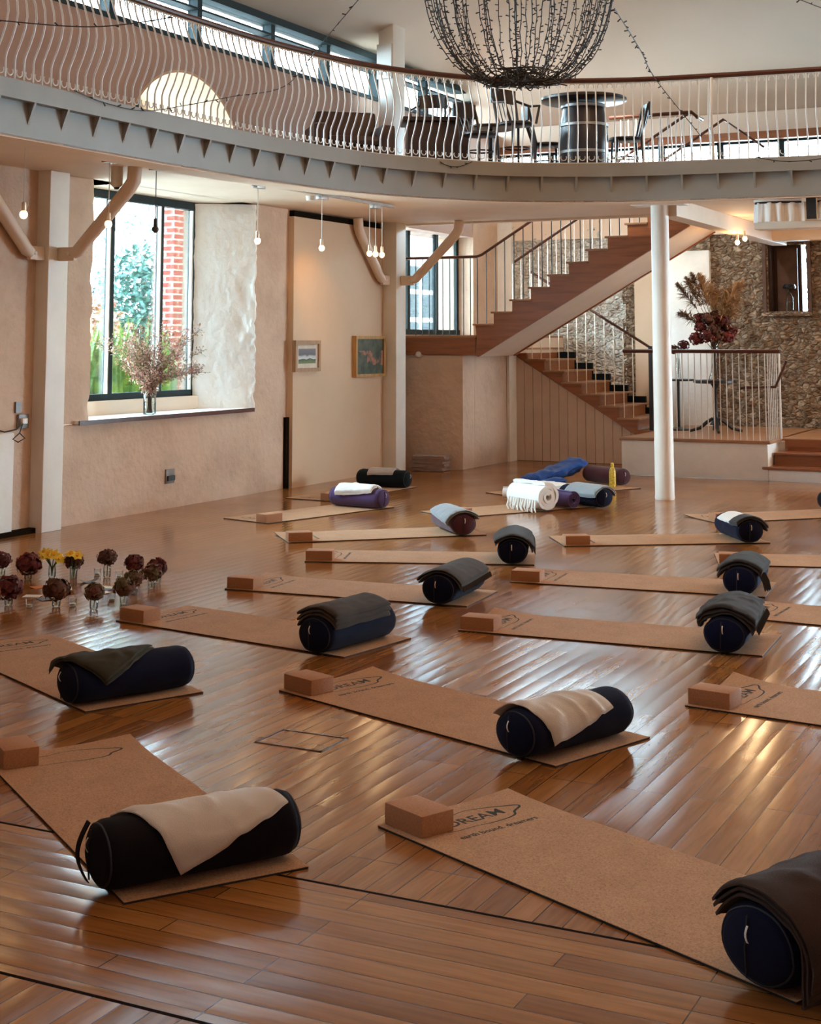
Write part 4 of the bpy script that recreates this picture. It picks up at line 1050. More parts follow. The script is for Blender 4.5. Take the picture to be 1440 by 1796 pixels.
pm=((-5.70,17.28),60); bolster(pm[0],pm[1],'maroon bolster beyond the white bundle, behind the yellow bottle','maroon',seed=17); B[17]=pm
B[18]=bol(18,'purple','purple bolster in the corner under a white cloth',a=1.62,b=-.05,da=6)
bla(B[18],'white folded cloth heaped on the purple bolster','bl_white',-.17,.10,.10,.56,8,2,.016,None,seed=18,wr=.015)
B[19]=bol(19,'blackc','black bolster by the corner post under a mauve blanket',a=1.83-.2,b=.0,da=4)
bla(B[19],'mauve grey blanket on the black bolster by the corner post','bl_mauve',-.15,.15,.16,.50,4,2,.010,None,seed=19)
# tassel of blanket 6
b6=[o for o in bpy.data.objects if o.name.startswith('blanket') and o.get('label','').startswith('thick charcoal')][0]
mb=MB()
for i in range(9):
    x0=.155+.004*i; mb.tube([(x0-.03,.05+.008*i,.155),(x0,.045+.008*i,.10),(x0+.012,.05+.007*i,.035+.004*(i%3))],[.006,.006,.003],5)
tag(mb.build('tassel','bl_char',b6,world=False),kind='stuff')

# ------------------------------------------------------------------ far bundle of belongings
def roll(name,lab,cat,a,d,L,r,m,spiral=.012,parts=True,wob=.0,endm=None):
    a=Vector((a[0],a[1],r+.018)); d=Vector((*d,0)).normalized(); x=d.cross(Vector((0,0,1)))
    t=thing(name,lab,cat,(a.x,a.y,.006)); pts=[]
    turns=3.2; n=80
    def sp(k,rad): an=2*PI*turns*k/n; return an,rad
    out=[]
    for k in range(n+1):
        f=k/n; rad=r*(.22+.78*f); an=2*PI*turns*f+.6
        out.append((rad*math.cos(an),rad*math.sin(an)))
    mb=MB()
    def fn(u,v,s):
        k=u*n; i=min(int(k),n-1); tt=k-i; px_=out[i][0]*(1-tt)+out[i+1][0]*tt; pz=out[i][1]*(1-tt)+out[i+1][1]*tt
        rad=math.hypot(px_,pz); q=1+(spiral*.35/max(rad,.01) if s else -spiral*.35/max(rad,.01))
        w=1+wob*nz(px_*8,v*4,pz*8,2)
        return a+d*(L*v+ wob*.15*nz(u*9,v*3,1,1))+x*px_*q*w+Vector((0,0,pz*q*w))
    mb.sheet(fn,n+1,8).build('rolled_sheet',m,t,angle=60)
    return t
bd_=(-.857,.515)
t=roll('blanket_roll','fat white rolled blanket with fringe at the edge of the far bundle','blanket',(-5.56,14.36),bd_,.55,.135,'bl_white',.045,wob=.12)
mb=MB()
for i in range(12): 
    f=i/11; p=Vector((-5.64,14.32))+Vector(bd_)*.45*f
    mb.tube([(p.x-.02,p.y-.05,.12),(p.x,p.y-.13-.02*(i%3),.05),(p.x+.02,p.y-.15-.03*(i%2),.012)],[.011,.011,.006],5)
tag(mb.build('fringe','bl_white',t),kind='stuff')
roll('rolled_mat','purple rolled exercise mat between the white roll and the navy bolster','rolled mat',(-5.39,14.66),bd_,.62,.085,'purple',.02)
t=thing('folded_towel','white folded towel lying behind the white roll','towel',(-6.0,15.7,0),R(10))
MB().sheet(lambda u,v,s:(-.3+.6*u,-.22+.44*v,(.006 if s==0 else .10+.012*nz(u*3,v*3,1,2))),14,10).build('lower_fold','bl_white',t,world=False,angle=50)
MB().sheet(lambda u,v,s:(-.27+.5*u,-.2+.4*v,(.102 if s==0 else .17+.02*nz(u*3,v*3,2,2)-.03*u)),14,10).build('upper_fold','bl_white',t,world=False,angle=50)
roll('towel_roll','thin white towel roll lying across behind the white bundle','towel',(-5.85,15.38),(-.98,-.2),.6,.06,'bl_white',.02)
t=thing('jacket','bright blue crumpled jacket sprawled against the maroon bolster','jacket',(-6.6,17.3,0))
def sleeve(P,r,sd,m='jacket'):
    C=resample(catmull([Vector(p) for p in P],8),.02); mb=MB(); K=22; vs=[];fs=[]
    for i,p in enumerate(C):
        tt=(C[min(i+1,len(C)-1)]-C[max(i-1,0)]).normalized(); xx=tt.cross(Vector((0,0,1))).normalized(); uu=xx.cross(tt)
        e=min(1,.45+min(i,len(C)-1-i)*.2)
        for k in range(K):
            a=2*PI*k/K; c_=Vector((math.cos(a)*1.3+sd,math.sin(a)*1.3,i*.11))
            q=r*e*(1+.42*noise.noise(c_*1.1)+.22*noise.noise(c_*2.7))
            v=p+xx*q*math.cos(a)*1.35+uu*q*.62*math.sin(a); v.z=max(v.z,.012); vs.append(v)
    for i in range(len(C)-1):
        for k in range(K): fs.append((i*K+k,i*K+(k+1)%K,(i+1)*K+(k+1)%K,(i+1)*K+k))
    fs+=[tuple(range(K))[::-1],tuple(range((len(C)-1)*K,len(C)*K))]
    return mb.add(vs,fs)
J=Vector((-.13,-.02,0))
def jp(P): return [tuple(Vector(p)+J) for p in P]
sleeve(jp([(-6.66,16.95,.05),(-6.52,17.15,.10),(-6.38,17.42,.17),(-6.30,17.68,.26)]),.12,3).build('body','jacket',t,angle=70)
sleeve(jp([(-6.80,17.0,.04),(-6.66,17.25,.07),(-6.50,17.5,.13),(-6.36,17.8,.22)]),.07,8).build('sleeve','jacket',t,angle=70)
sleeve(jp([(-6.52,16.86,.035),(-6.38,16.98,.05),(-6.26,17.15,.06)]),.06,12).build('sleeve','jacket',t,angle=70)
t=thing('water_bottle','tall yellow patterned water bottle standing by the maroon bolster','bottle',(-5.76,17.02,.006))
MB().lathe([(.034,.006),(.04,.012),(.04,.19),(.036,.215),(.018,.25)],(-5.76,17.02,0),20).build('body','yellowb',t,fix=True)
MB().lathe([(.018,.25),(.02,.255),(.02,.29),(.012,.30)],(-5.76,17.02,0),16).build('cap','yellowb',t,fix=True)
for i,lab in enumerate(['bottom blanket of the folded pile beside the corner post','second lowest taupe blanket of the pile beside the corner post','second highest taupe blanket of the pile beside the corner post','top blanket of the folded pile beside the corner post']):
    z0=.005+.05*i
    t=thing('folded_blanket',lab,'blanket',(-8.72+.015*(i%2),18.17,z0),R(4+5*(i%2)),'pile of folded blankets')
    for L_ in range(2):
        MB().sheet(lambda u,v,s:(-.235+.45*u+.012*nz(v*2,i,L_,2)-.01*L_,-.15+.30*v,(.0235*L_ if s==0 else .0235*L_+.0225)+.007*nz(u*2.2,v*2,i+L_*3,1.4)+.002),16,10).build('fold','bl_taupe',t,world=False,angle=50)
    MB().tube([(-.235,-.145,.024),(-.235,.145,.024)],.022,8).build('folded_edge','bl_taupe',t,world=False)

# floor hatch
t=thing('floor_hatch','rectangular metal edged floor hatch set into the boards','floor hatch',(-3.41,5.78,0))
hx0,hx1,hy0,hy1=-3.585,-3.245,5.66,5.90
mb=MB()
for (a,b,c,d) in ((hx0,hx1,hy0,hy0+.010),(hx0,hx1,hy1-.010,hy1),(hx0,hx0+.010,hy0,hy1),(hx1-.010,hx1,hy0,hy1)): mb.box(a,b,c,d,.0002,.0040)
mb.build('rim','socket',t,smooth=False)
MB().box(hx0+.014,hx1-.014,hy0+.014,hy1-.014,-.004,.0012).build('lid','floor',t,smooth=False)

# ------------------------------------------------------------------ flower ring
def hyd_head(mb,c,r,seed,n=150):
    rnd=random.Random(seed); c=Vector(c)
    mb.ball(c,r*.62,6)
    for i in range(n):
        d=Vector((rnd.gauss(0,1),rnd.gauss(0,1),rnd.gauss(.15,.9))).normalized()
        p=c+Vector((d.x*r,d.y*r,d.z*r*.82))*rnd.uniform(.78,1.04)
        s=r*rnd.uniform(.30,.50); x=d.cross(Vector((rnd.random(),rnd.random(),rnd.random()))).normalized(); y=d.cross(x)
        k=d*s*.25
        mb.add([p-x*s*.6+k,p-y*s*.6-k*.2,p+x*s*.6+k,p+y*s*.6-k*.2,p],[(0,1,4),(1,2,4),(2,3,4),(3,0,4)])
def jar(x,y,h,r,lab,z=0,grp='glass jars in the flower ring'):
    t=thing('glass_jar',lab,'jar',(x,y,z),0,grp)
    MB().lathe([(r*.75,.0015),(r*.95,.006),(r,.02),(r,h*.72),(r*.86,h*.84),(r*.9,h)],(x,y,z),16).build('glass','glass',t,fix=True)
    MB().lathe([(r*.8,.006),(r*.92,.015),(r*.92,h*.5)],(x,y,z),16).build('water','water',t,fix=True)
    return t
FL=[(-7.76,8.69,.060,'hyd','cut by the picture edge at the back of the ring'),(-7.46,8.64,.078,'hyd','second along the back of the ring'),(-7.25,8.90,.062,'hydb','behind the daffodils'),
(-7.0,8.98,.060,'hydb','tallest of the ring, alone at its back'),(-6.79,9.03,.060,'hyd','beside the three clustered heads'),(-6.52,8.95,.062,'hyd','farthest out of the clustered heads'),(-6.40,8.72,.060,'hydg','mixed green and brown, among the cluster'),
(-6.86,7.76,.078,'hyd','bright crimson at the picture edge'),(-6.54,7.86,.074,'hydb','front centre of the ring'),(-6.26,7.90,.056,'hydg','small, with pale sprigs, at the front'),(-6.20,8.14,.062,'hydg','green, next to the cork block'),(-6.36,8.46,.058,'hydg','green, between block and cluster')]
for i,(x,y,r,m,lab) in enumerate(FL):
    h=.072 if i!=3 else .11
    jar(x,y,h,.028,'clear jar holding the hydrangea '+lab)
    z=h+.035 if i!=3 else .14
    t=thing('hydrangea','dried %s hydrangea head '%({'hyd':'dark red','hydb':'brown','hydg':'greenish'}[m])+lab,'flower',(x,y,.01),0,'hydrangeas in the flower ring')
    MB().tube([(x,y,.012),(x+.004,y,h*.6),(x,y+.004,z-.02)],.003,5).build('stem','stem',t)
    mb=MB(); hyd_head(mb,(x+.005*nz(i,1),y,z+.008),r*1.18,i,130); mb.build('flower_head',m,t,smooth=False)
for j,(x,y,n,lab) in enumerate([(-7.37,8.80,9,'bunch of yellow daffodils in the ring, taller of the two'),(-7.20,8.84,2,'small pair of yellow daffodils next to the taller bunch')]):
    jar(x,y,.09,.028,'clear jar holding the '+('tall daffodil bunch' if j==0 else 'pair of daffodils'))
    t=thing('daffodil_bunch',lab,'flowers',(x,y,.01)); rnd=random.Random(j+4)
    for i in range(n):
        a=2*PI*i/n; e=Vector((x+.062*math.cos(a)*(1 if n>2 else .5),y+.062*math.sin(a)*(1 if n>2 else .5),.125+.065*rnd.random()))
        MB().tube([(x,y,.012),(x+.01*math.cos(a),y+.01*math.sin(a),.08),e],.003,5).build('stem','greenstem',t)
        mb=MB(); d=(e-Vector((x,y,.06))).normalized()+Vector((.3,-.5,0)); d.normalize()
        q=d.to_track_quat('Z','Y')
        for k in range(6):
            v=q@Vector((math.cos(k*PI/3),math.sin(k*PI/3),.1)); mb.leaf(e,v,d,.05,.036,-.1,2)
        mb.build('petals','daff',t,smooth=False)
        MB().lathe([(.008,0),(.011,.012),(.015,.02)],e,8,q.to_matrix()).build('trumpet','daffc',t,fix=True)
for i,(x,y,lab) in enumerate([(-6.69,7.77,'tea light glass between the crimson and the front centre heads'),(-6.46,7.93,'tea light glass just beside the front centre head'),(-6.34,8.19,'tea light glass between two green heads'),(-7.12,9.02,'tea light glass at the back near the brown head'),(-6.90,9.0,'tea light glass behind the green heads')]):
    t=thing('tealight_glass',lab,'candle holder',(x,y,0),0,'tea light glasses in the flower ring')
    MB().lathe([(.02,.001),(.024,.004),(.028,.055)],(x,y,0),14).build('glass','glass',t,fix=True)
    MB().lathe([(.019,.005),(.019,.02)],(x,y,0),12).build('candle','wax',t,fix=True)
for i,(x,y,a,m,lab) in enumerate([(-6.95,8.10,20,'card','pale card lying behind the crimson head'),(-7.16,8.42,70,'amber','orange card lying in the ring middle'),(-6.72,8.62,10,'card','pale oblong card at the ring\'s back half'),(-6.62,8.44,-15,'card','pale oblong card in the middle of the ring'),(-6.68,8.53,5,'cardd','dark printed card between two pale cards'),(-6.99,8.75,50,'cardd','dark curled card behind the small sprig flower'),(-6.85,8.35,-40,'card','pale card with curled edge near the ring centre'),(-6.80,8.05,-30,'cardd','dark card beside the front centre head')]):
    o=MB().sheet(lambda u,v,s:(-.06+.12*u,-.04+.08*v,.0015+(.0012 if s else 0)+(.02*(u-.5)**2*4 if i in(5,6) else .004*v)),8,5).build('message_card',m,world=False)
    o.location=(x,y,0); o.rotation_euler=(0,0,R(a)); tag(o,lab,'card','cards in the flower ring')

# ------------------------------------------------------------------ vase of berried branches on the sill
vx,vy,vz=-9.36,12.66,.986
t=thing('glass_vase','clear glass vase of bare stems standing on the window sill','vase',(vx,vy,vz))
MB().lathe([(.062,.002),(.068,.01),(.068,.20),(.055,.235),(.052,.26),(.058,.29)],(vx,vy,vz),24).build('glass','glass',t,fix=True)
MB().lathe([(.06,.01),(.064,.02),(.064,.13)],(vx,vy,vz),20).build('water','water',t,fix=True)
t=thing('branch_bouquet','airy bouquet of berried autumn twigs in the sill vase','flowers',(vx,vy,vz))
rnd=random.Random(11); sm=MB(); lf=MB(); be=MB()
for i in range(46):
    a=rnd.uniform(0,2*PI); sp=rnd.uniform(.08,.56); h=rnd.uniform(.42,.90)-sp*.42
    dy=math.sin(a)*sp*1.35; dx=math.cos(a)*sp*.95
    if dx<-.3: dx=-.3
    P=[Vector((vx+.03*math.cos(a),vy-.03*math.sin(a),vz+.02)),Vector((vx-.01*math.cos(a),vy+.01*math.sin(a),vz+.27)),Vector((vx+dx*.5,vy+dy*.5,vz+.27+h*.5)),Vector((vx+dx,vy+dy,vz+.2+h))]
    C=catmull(P,6); sm.tube(C,[.0032]*4+[.002]*(len(C)-4),5)
    for j in range(6,len(C)):
        for k in range(8):
            d=Vector((rnd.gauss(0,1),rnd.gauss(0,1),rnd.gauss(.3,.8))).normalized()
            e=C[j]+d*rnd.uniform(.02,.09); sm.tube([C[j],e],.0011,3,False)
            if rnd.random()<.62: lf.leaf(e-d*.01,d,Vector((rnd.random(),rnd.random(),1)),rnd.uniform(.022,.042),rnd.uniform(.014,.024),.2,2)
            else: be.ball(e,rnd.uniform(.005,.010),3)
sm.build('stems','stem',t); tag(lf.build('leaves','twigleaf',t,smooth=False),kind='stuff'); tag(be.build('berries','berry',t),kind='stuff')

# ------------------------------------------------------------------ pedestal table with tall dried arrangement on the platform
tx,ty=-5.36,20.33
t=thing('pedestal_table','round black pedestal table with curved feet on the platform','table',(tx,ty,PZ))
MB().lathe([(.27,.675),(.30,.685),(.30,.715),(.29,.722)],(tx,ty,PZ),32).build('table_top','black',t,fix=True)
MB().lathe([(.09,.10),(.05,.16),(.028,.22),(.026,.60),(.06,.66),(.08,.675)],(tx,ty,PZ),16).build('stem','black',t,fix=True)
for k in range(4):
    a=R(20+90*k); c,s=math.cos(a),math.sin(a)
    MB().tube([(tx+c*.04,ty+s*.04,PZ+.19),(tx+c*.12,ty+s*.12,PZ+.14),(tx+c*.22,ty+s*.22,PZ+.055),(tx+c*.33,ty+s*.33,PZ+.025),(tx+c*.36,ty+s*.36,PZ+.02)],[.022,.026,.023,.019,.02],8).build('foot','black',t)
vz=PZ+.722
t=thing('trumpet_vase','tall slender dark glass vase on the black pedestal table','vase',(tx,ty,vz))
MB().lathe([(.085,.002),(.09,.01),(.055,.10),(.04,.22),(.035,.36),(.05,.5),(.075,.60)],(tx,ty,vz),20).build('glass','water',t,fix=True)
t=thing('dried_arrangement','huge dried bouquet of pampas plumes and dark hydrangeas above the pedestal table','flowers',(tx,ty,vz))
rnd=random.Random(21); sm=MB()
rt=Vector((.895,.445,0)); fw=Vector((-.445,.895,0))
c0=Vector((tx,ty,vz+.45))
for i in range(14):
    sm.tube([(tx+.02*math.cos(i),ty+.02*math.sin(i),vz+.05),(tx+.012*math.cos(i*2),ty+.012*math.sin(i),vz+.3),(tx+.04*math.cos(i),ty+.04*math.sin(i),vz+.62)],.006,5)
hh=[(-.22,.78,.0),(-.10,.90,-.05),(.02,.82,.06),(.14,.88,-.04),(.22,.80,.05),(-.28,.62,.02),(-.14,.66,-.1),(.04,.66,-.08),(.20,.64,-.06),(.30,.72,.04),(-.04,.75,-.12),(.10,.72,.1),(-.2,.9,.1),(.06,.95,.05)]
for i,(dx,dz,dy) in enumerate(hh):
    p=Vector((tx,ty,vz))+rt*dx*.85+fw*dy+Vector((0,0,dz-.05))
    sm.tube([Vector((tx,ty,vz+.4)),(Vector((tx,ty,vz+.5))+p)/2,p],.004,4)
    mb=MB(); hyd_head(mb,p,rnd.uniform(.085,.115),i+50,90); mb.build('hydrangea_head','hydb' if i%3==1 else 'hyd',t,smooth=False)
def plume(a,b,w,m,sd):
    mb=MB(); r2=random.Random(sd); a=Vector(a); b=Vector(b); ax=(b-a)
    for k in range(240):
        f=r2.random()**.8; p=a+ax*f+Vector((0,0,-.05*f*f)); ww=w*math.sin(PI*min(.97,f*.8+.15))
        d=(ax.normalized()*.9+Vector((r2.gauss(0,.6),r2.gauss(0,.6),r2.gauss(-.1,.4)))).normalized()
        mb.leaf(p,d,Vector((r2.random()-.5,r2.random()-.5,1)),ww*r2.uniform(.7,1.3),.015,.25,2)
    return mb.build('plume',m,t,smooth=False)
pl=[(-.62,1.42,'plumed'),(-.50,1.50,'plumed'),(-.40,1.56,'plumed'),(-.27,1.55,'plume'),(-.14,1.52,'plume'),(-.03,1.40,'plume'),(.10,1.32,'plume'),(.30,1.36,'plume'),(.42,1.42,'plume'),(.52,1.46,'plume'),(.46,1.20,'plume'),(.26,1.16,'plume'),(-.58,1.0,'plumed'),(.34,1.0,'plume')]
for i,(dx,dz,m) in enumerate(pl):
    b=Vector((tx,ty,vz))+rt*dx*.8+fw*rnd.uniform(-.15,.15)+Vector((0,0,dz-.02)); a=Vector((tx,ty,vz+.62))
    s=a.lerp(b,.45); sm.tube([Vector((tx,ty,vz+.5)),a.lerp(b,.2),s],.004,4); plume(s,b,.15,m,i)
sm.build('stems','stem',t)
sx_,sy_=-5.95,20.55
t=thing('side_table','small round side table half hidden behind the white column','table',(sx_,sy_,PZ))
MB().lathe([(.2,.695),(.22,.70),(.22,.722)],(sx_,sy_,PZ),24).build('table_top','black',t,fix=True)
MB().lathe([(.16,.0),(.15,.02),(.02,.05),(.02,.695)],(sx_,sy_,PZ),14).build('pedestal','black',t,fix=True)
t=thing('bud_vase','small clear bud vase on the table half behind the column','vase',(sx_,sy_,PZ+.722))
MB().lathe([(.03,.002),(.035,.02),(.03,.2),(.022,.3)],(sx_,sy_,PZ+.722),14).build('glass','glass',t,fix=True)
t=thing('hydrangea','small dark red hydrangea pair peeping out beside the white column','flower',(sx_,sy_,PZ+.73))
MB().tube([(sx_,sy_,PZ+.74),(sx_+.02,sy_,PZ+1.1),(sx_+.07,sy_,PZ+1.18)],.004,5).tube([(sx_,sy_,PZ+.74),(sx_,sy_,PZ+1.08),(sx_-.05,sy_,PZ+1.12)],.004,5).build('stem','stem',t)
mb=MB(); hyd_head(mb,(sx_+.09,sy_,PZ+1.20),.085,71,90); mb.build('flower_head','hyd',t,smooth=False)
mb=MB(); hyd_head(mb,(sx_-.06,sy_,PZ+1.14),.075,72,90); mb.build('flower_head','hydg',t,smooth=False)
t=thing('glass_bottle','slim clear bottle standing in the stone wall niche','bottle',(-4.66,22.05,nz0))
MB().lathe([(.05,.002),(.055,.01),(.055,.22),(.02,.30),(.018,.36)],(-4.66,22.05,nz0),16).build('body','glass',t,fix=True)
MB().lathe([(.09,.36),(.1,.38),(.08,.42),(.02,.43)],(-4.66,22.05,nz0),14).build('dark_top','black',t,fix=True)

# ------------------------------------------------------------------ white pleated valance under the balcony
def valance(lab,P,z0,z1,sd):
    t=thing('pleated_valance',lab,'curtain',(P[0][0],P[0][1],z0)); C=[Vector(p) for p in P]
    pts=resample(catmull(C,20),.008); n=len(pts)
    def fn(u,v,s):
        k=u*(n-1); i=min(int(k),n-2); p=pts[i].lerp(pts[i+1],k-i); q=normal_at(pts,i)
        a=.018*math.sin(u*n*.42+2.2*noise.noise(Vector((u*18,sd,0))))*(.55+.6*(1-v))+.01*noise.noise(Vector((u*30,v,sd)))
        o=p+q*(a+(.002 if s else -.002)); return (o.x,o.y,z0+(z1-z0)*v+.006*noise.noise(Vector((u*25,sd,3)))*(1-v))
    MB().sheet(fn,min(n,220),7).build('pleated_cloth','bl_white',t,angle=70)
    mb=MB(); mb.tube([(p.x,p.y,z1) for p in pts[::6]],.012,6).build('rod','black',t)
    mb=MB()
    vs=[];
    mb.tube([(p.x,p.y,z1+.03) for p in pts[::6]],.022,6).build('heading','bl_white',t)
valance('short white pleated curtain under the balcony, nearer the white column',[(-3.62,15.86),(-3.66,15.72),(-3.60,15.62),(-3.45,15.60),(-3.2,15.66),(-3.12,15.68)],3.02,3.225,1)
valance('short white pleated curtain past the black gap under the balcony',[(-3.0,15.70),(-2.7,15.74),(-2.3,15.76)],3.03,3.225,2)
t=thing('hanging_post','black hanger strip between the two white pleated curtains','bracket',(-3.06,15.7,3.05))
MB().box(-3.11,-3.01,15.66,15.70,3.04,3.30).build('plate','black',t,smooth=False)
struct(MB().box(-3.68,1,15.72,15.98,2.95,3.03).build('beam','cream',bevel=.01))

# ------------------------------------------------------------------ balcony furniture
def legs(t,x,y,z,w,d,h,r,m,rz=0,splay=.03):
    for sx in(-1,1):
        for sy in(-1,1):
            c,s=math.cos(rz),math.sin(rz); f=lambda a,b:(x+a*c-b*s,y+a*s+b*c)
            a=f(sx*(w/2+splay),sy*(d/2+splay)); b=f(sx*w/2,sy*d/2)
            MB().tube([(*a,z),(*b,z+h)],[r*.8,r],8).build('leg',m,t)
def bentchair(lab,x,y,rz,sh=.46,bh=.9,arms=False,z=BFL,name='bentwood_chair'):
    t=thing(name,lab,'chair',(x,y,z),rz,'bentwood chairs on the balcony')
    L=lambda a,b,c_:(a,b,c_)
    mb=MB(); mb.lathe([(.19,sh-.03),(.205,sh-.02),(.205,sh),(.19,sh+.01)],(0,0,0),24).build('seat','bentwood',t,world=False,fix=True)
    for sx in(-1,1):
        MB().tube([(sx*.17,-.15,0),(sx*.15,-.13,sh-.02)],[.013,.016],8).build('leg','bentwood',t,world=False)
        MB().tube([(sx*.18,.19,0),(sx*.155,.16,sh),(sx*.165,.21,sh+.22),(sx*.16,.25,bh-.02)],[.013,.016,.015,.014],8).build('rear_leg','bentwood',t,world=False)
    MB().sheet(lambda u,v,s:(-.185+.37*u,.245-.05*math.sin(PI*u)*-1+(.022 if s else 0),bh-.17+.17*v+.02*math.sin(PI*u)),14,4).build('back_rail','bentwood',t,world=False)
    for k in range(5):
        MB().tube([(-.11+.055*k,.17,sh),(-.12+.06*k,.245+.03*math.sin(PI*(k+1)/6),bh-.16)],.007,6).build('spindle','bentwood',t,world=False)
    MB().tube([(.15*math.cos(a),.15*math.sin(a),sh*.55) for a in [2*PI*k/20 for k in range(20)]],.010,6,closed=True).build('stretcher_ring','bentwood',t,world=False)
    if arms:
        for sx in (-1,1): MB().tube([(sx*.17,.24,bh-.12),(sx*.27,.08,sh+.24),(sx*.26,-.12,sh+.22),(sx*.19,-.14,sh)],.016,8).build('arm','bentwood',t,world=False)
    return t
V2=lambda x,y:(x,y)
# barrel table
bx_,by_=-5.83,16.35
t=thing('barrel_table','round topped bar table standing on a dark oak barrel','table',(bx_,by_,BFL))
pr=[]
for i in range(13):
    f=i/12; pr.append((.235+.055*math.sin(PI*f),f*.9))
MB().lathe(pr,(bx_,by_,BFL),28).build('barrel','barrel',t,fix=True)
MB().lathe([(.50,.93),(.515,.94),(.515,.965),(.50,.975)],(bx_,by_,BFL),40).build('table_top','bentwood',t,fix=True)
for f in (.08,.3,.62,.85): 
    r=.238+.055*math.sin(PI*f/.9*.9); MB().lathe([(r,f),(r+.006,f+.005),(r+.006,f+.035),(r,f+.04)],(bx_,by_,BFL),28).build('hoop','steel',t,fix=True)
bentchair('dark bentwood chair at the barrel table, on the stair rail side',-5.46,16.80,R(-60),.52,.95)
bentchair('dark bentwood chair at the barrel table, on the hanging lights\' side',-6.38,16.58,R(120),.48,.92)
t=bentchair('tall dark bar chair with arms beneath the hanging light basket',-6.52,15.92,R(60),.66,1.1,True,name='bar_chair')
bentchair('dark bentwood chair at the small round balcony table',-6.68,15.22,R(70),.46,.84)
# small round table
t=thing('cafe_table','small round balcony table between the pub table and the bar chair','table',(-7.10,16.5,BFL))
MB().lathe([(.29,.70),(.30,.71),(.30,.735)],(-7.10,16.5,BFL),28).build('table_top','tablewood',t,fix=True)
MB().lathe([(.2,0),(.19,.03),(.03,.07),(.03,.70)],(-7.10,16.5,BFL),16).build('pedestal','black',t,fix=True)
# pub table with the captain's chair behind
t=thing('pub_table','heavy dark wooden table with solid sides on the balcony','table',(-7.42,15.62,BFL))
MB().box(-.42,.42,-.3,.3,.67,.72).build('table_top','tablewood',t,world=False,bevel=.01)
MB().box(-.36,.36,-.25,.25,.08,.67).build('cabinet_base','tablewood',t,world=False,bevel=.008)
MB().box(-.39,.39,-.28,.28,0,.08).build('plinth','tablewood',t,world=False,bevel=.008)
t.rotation_euler=(0,0,R(30))
bentchair('captain\'s chair with curved back behind the heavy dark table',-7.85,16.35,R(20),.74,1.2,True,name='captains_chair')
t=thing('armchair','low brown leather armchair against the wall on the balcony','armchair',(-8.32,15.08,BFL),R(40),None)
MB().box(-.36,.36,-.34,.34,.06,.36).build('seat_base','leather',t,world=False,bevel=.04)
MB().box(-.30,.30,-.36,.22,.36,.48).build('seat_cushion','leather',t,world=False,bevel=.05)
MB().box(-.38,.38,.2,.4,.1,.85).build('backrest','leather',t,world=False,bevel=.06)
for sx in(-1,1): MB().box(sx*.40-.09,sx*.40+.09,-.36,.36,.06,.62).build('armrest','leather',t,world=False,bevel=.05)
t=thing('grey_pot','small grey round pot on the sill of the arched window','pot',(-9.45,13.35,BFL))
MB().lathe([(.05,.0),(.11,.06),(.13,.14),(.11,.22),(.07,.25)],(-9.2,13.45,BFL+.02),18).build('body','steel',t,fix=True)
MB().lathe([(.07,.25),(.075,.27),(.05,.28)],(-9.2,13.45,BFL+.02),18).build('rim','steel',t,fix=True)

# ------------------------------------------------------------------ fairy light basket and garlands
cx,cy=-3.965,9.76
t=thing('fairy_light_basket','big hanging basket of dark unlit fairy light strings','hanging lights',(cx,cy,3.6))
rnd=random.Random(3); NS=60
def basket(f):   # f 0 bottom .. 1 hoop : radius, z
    a=f*PI/2
    return .10+.60*math.sin(min(1,f*1.12)*PI/2)**.9, 3.62+.95*(1-math.cos(a*1.05))
for k in range(NS):
    a=2*PI*k/NS+rnd.uniform(-.09,.09); mb=MB(); pts=[]
    off=rnd.uniform(.84,1.04); sag=rnd.uniform(-.04,.03)
    for i in range(17):
        f=i/16; r,z=basket(f); r*=off if i>2 else 1
        aa=a+.03*noise.noise(Vector((k*3.1,i*.7,0)))
        pts.append(Vector((cx+r*math.cos(aa),cy+r*math.sin(aa),z+sag*math.sin(PI*f)+.012*noise.noise(Vector((k,i*.9,5))))))
    mb.tube(pts,.0036,4,False)
    for i in range(2,16):
        for h_ in (0,.5):
            p=pts[i].lerp(pts[min(16,i+1)],h_); d=Vector((rnd.gauss(0,1),rnd.gauss(0,1),rnd.gauss(0,.5))).normalized()
            mb.tube([p,p+d*.028],[.0035,.0048],4)
    mb.build('light_string','lead',t)
mb=MB()
for i in range(46):
    a=rnd.uniform(0,2*PI); r0=rnd.uniform(.0,.24); P=[Vector((cx+r0*math.cos(a+j*.8)*rnd.uniform(.6,1.5),cy+r0*math.sin(a+j*.8)*rnd.uniform(.6,1.5),3.635+rnd.uniform(-.035,.09))) for j in range(5)]
    mb.tube(catmull(P,5),.0045,4)
tag(mb.build('tangled_knot','lead',t),kind='stuff')
MB().tube([(cx+.70*math.cos(a),cy+.70*math.sin(a),basket(1)[1]) for a in [2*PI*k/48 for k in range(48)]],.012,6,closed=True).build('hoop','black',t)
for a in (0,2*PI/3,4*PI/3): MB().tube([(cx+.70*math.cos(a),cy+.70*math.sin(a),basket(1)[1]),(cx,cy,8.5)],.004,4).build('hanging_wire','black',t)
def garland(lab,P,sag=0,step=.16):
    P=[Vector(p) for p in P]
    if len(P)==2:
        a,b=P; P=[a.lerp(b,i/10)-Vector((0,0,sag*4*(i/10)*(1-i/10))) for i in range(11)]
    C=resample(catmull(P,8),.06)
    mb=MB(); mb.tube(C,.0045,4)
    r2=random.Random(len(lab))
    k=int(step/.06)+1
    for i in range(1,len(C),k):
        d=Vector((r2.gauss(0,1),r2.gauss(0,1),r2.gauss(-.3,.6))).normalized(); mb.tube([C[i],C[i]+d*.035],[.005,.006],4)
    o=mb.build('light_garland','lead'); tag(o,lab,'fairy lights','loose fairy light garlands'); return o
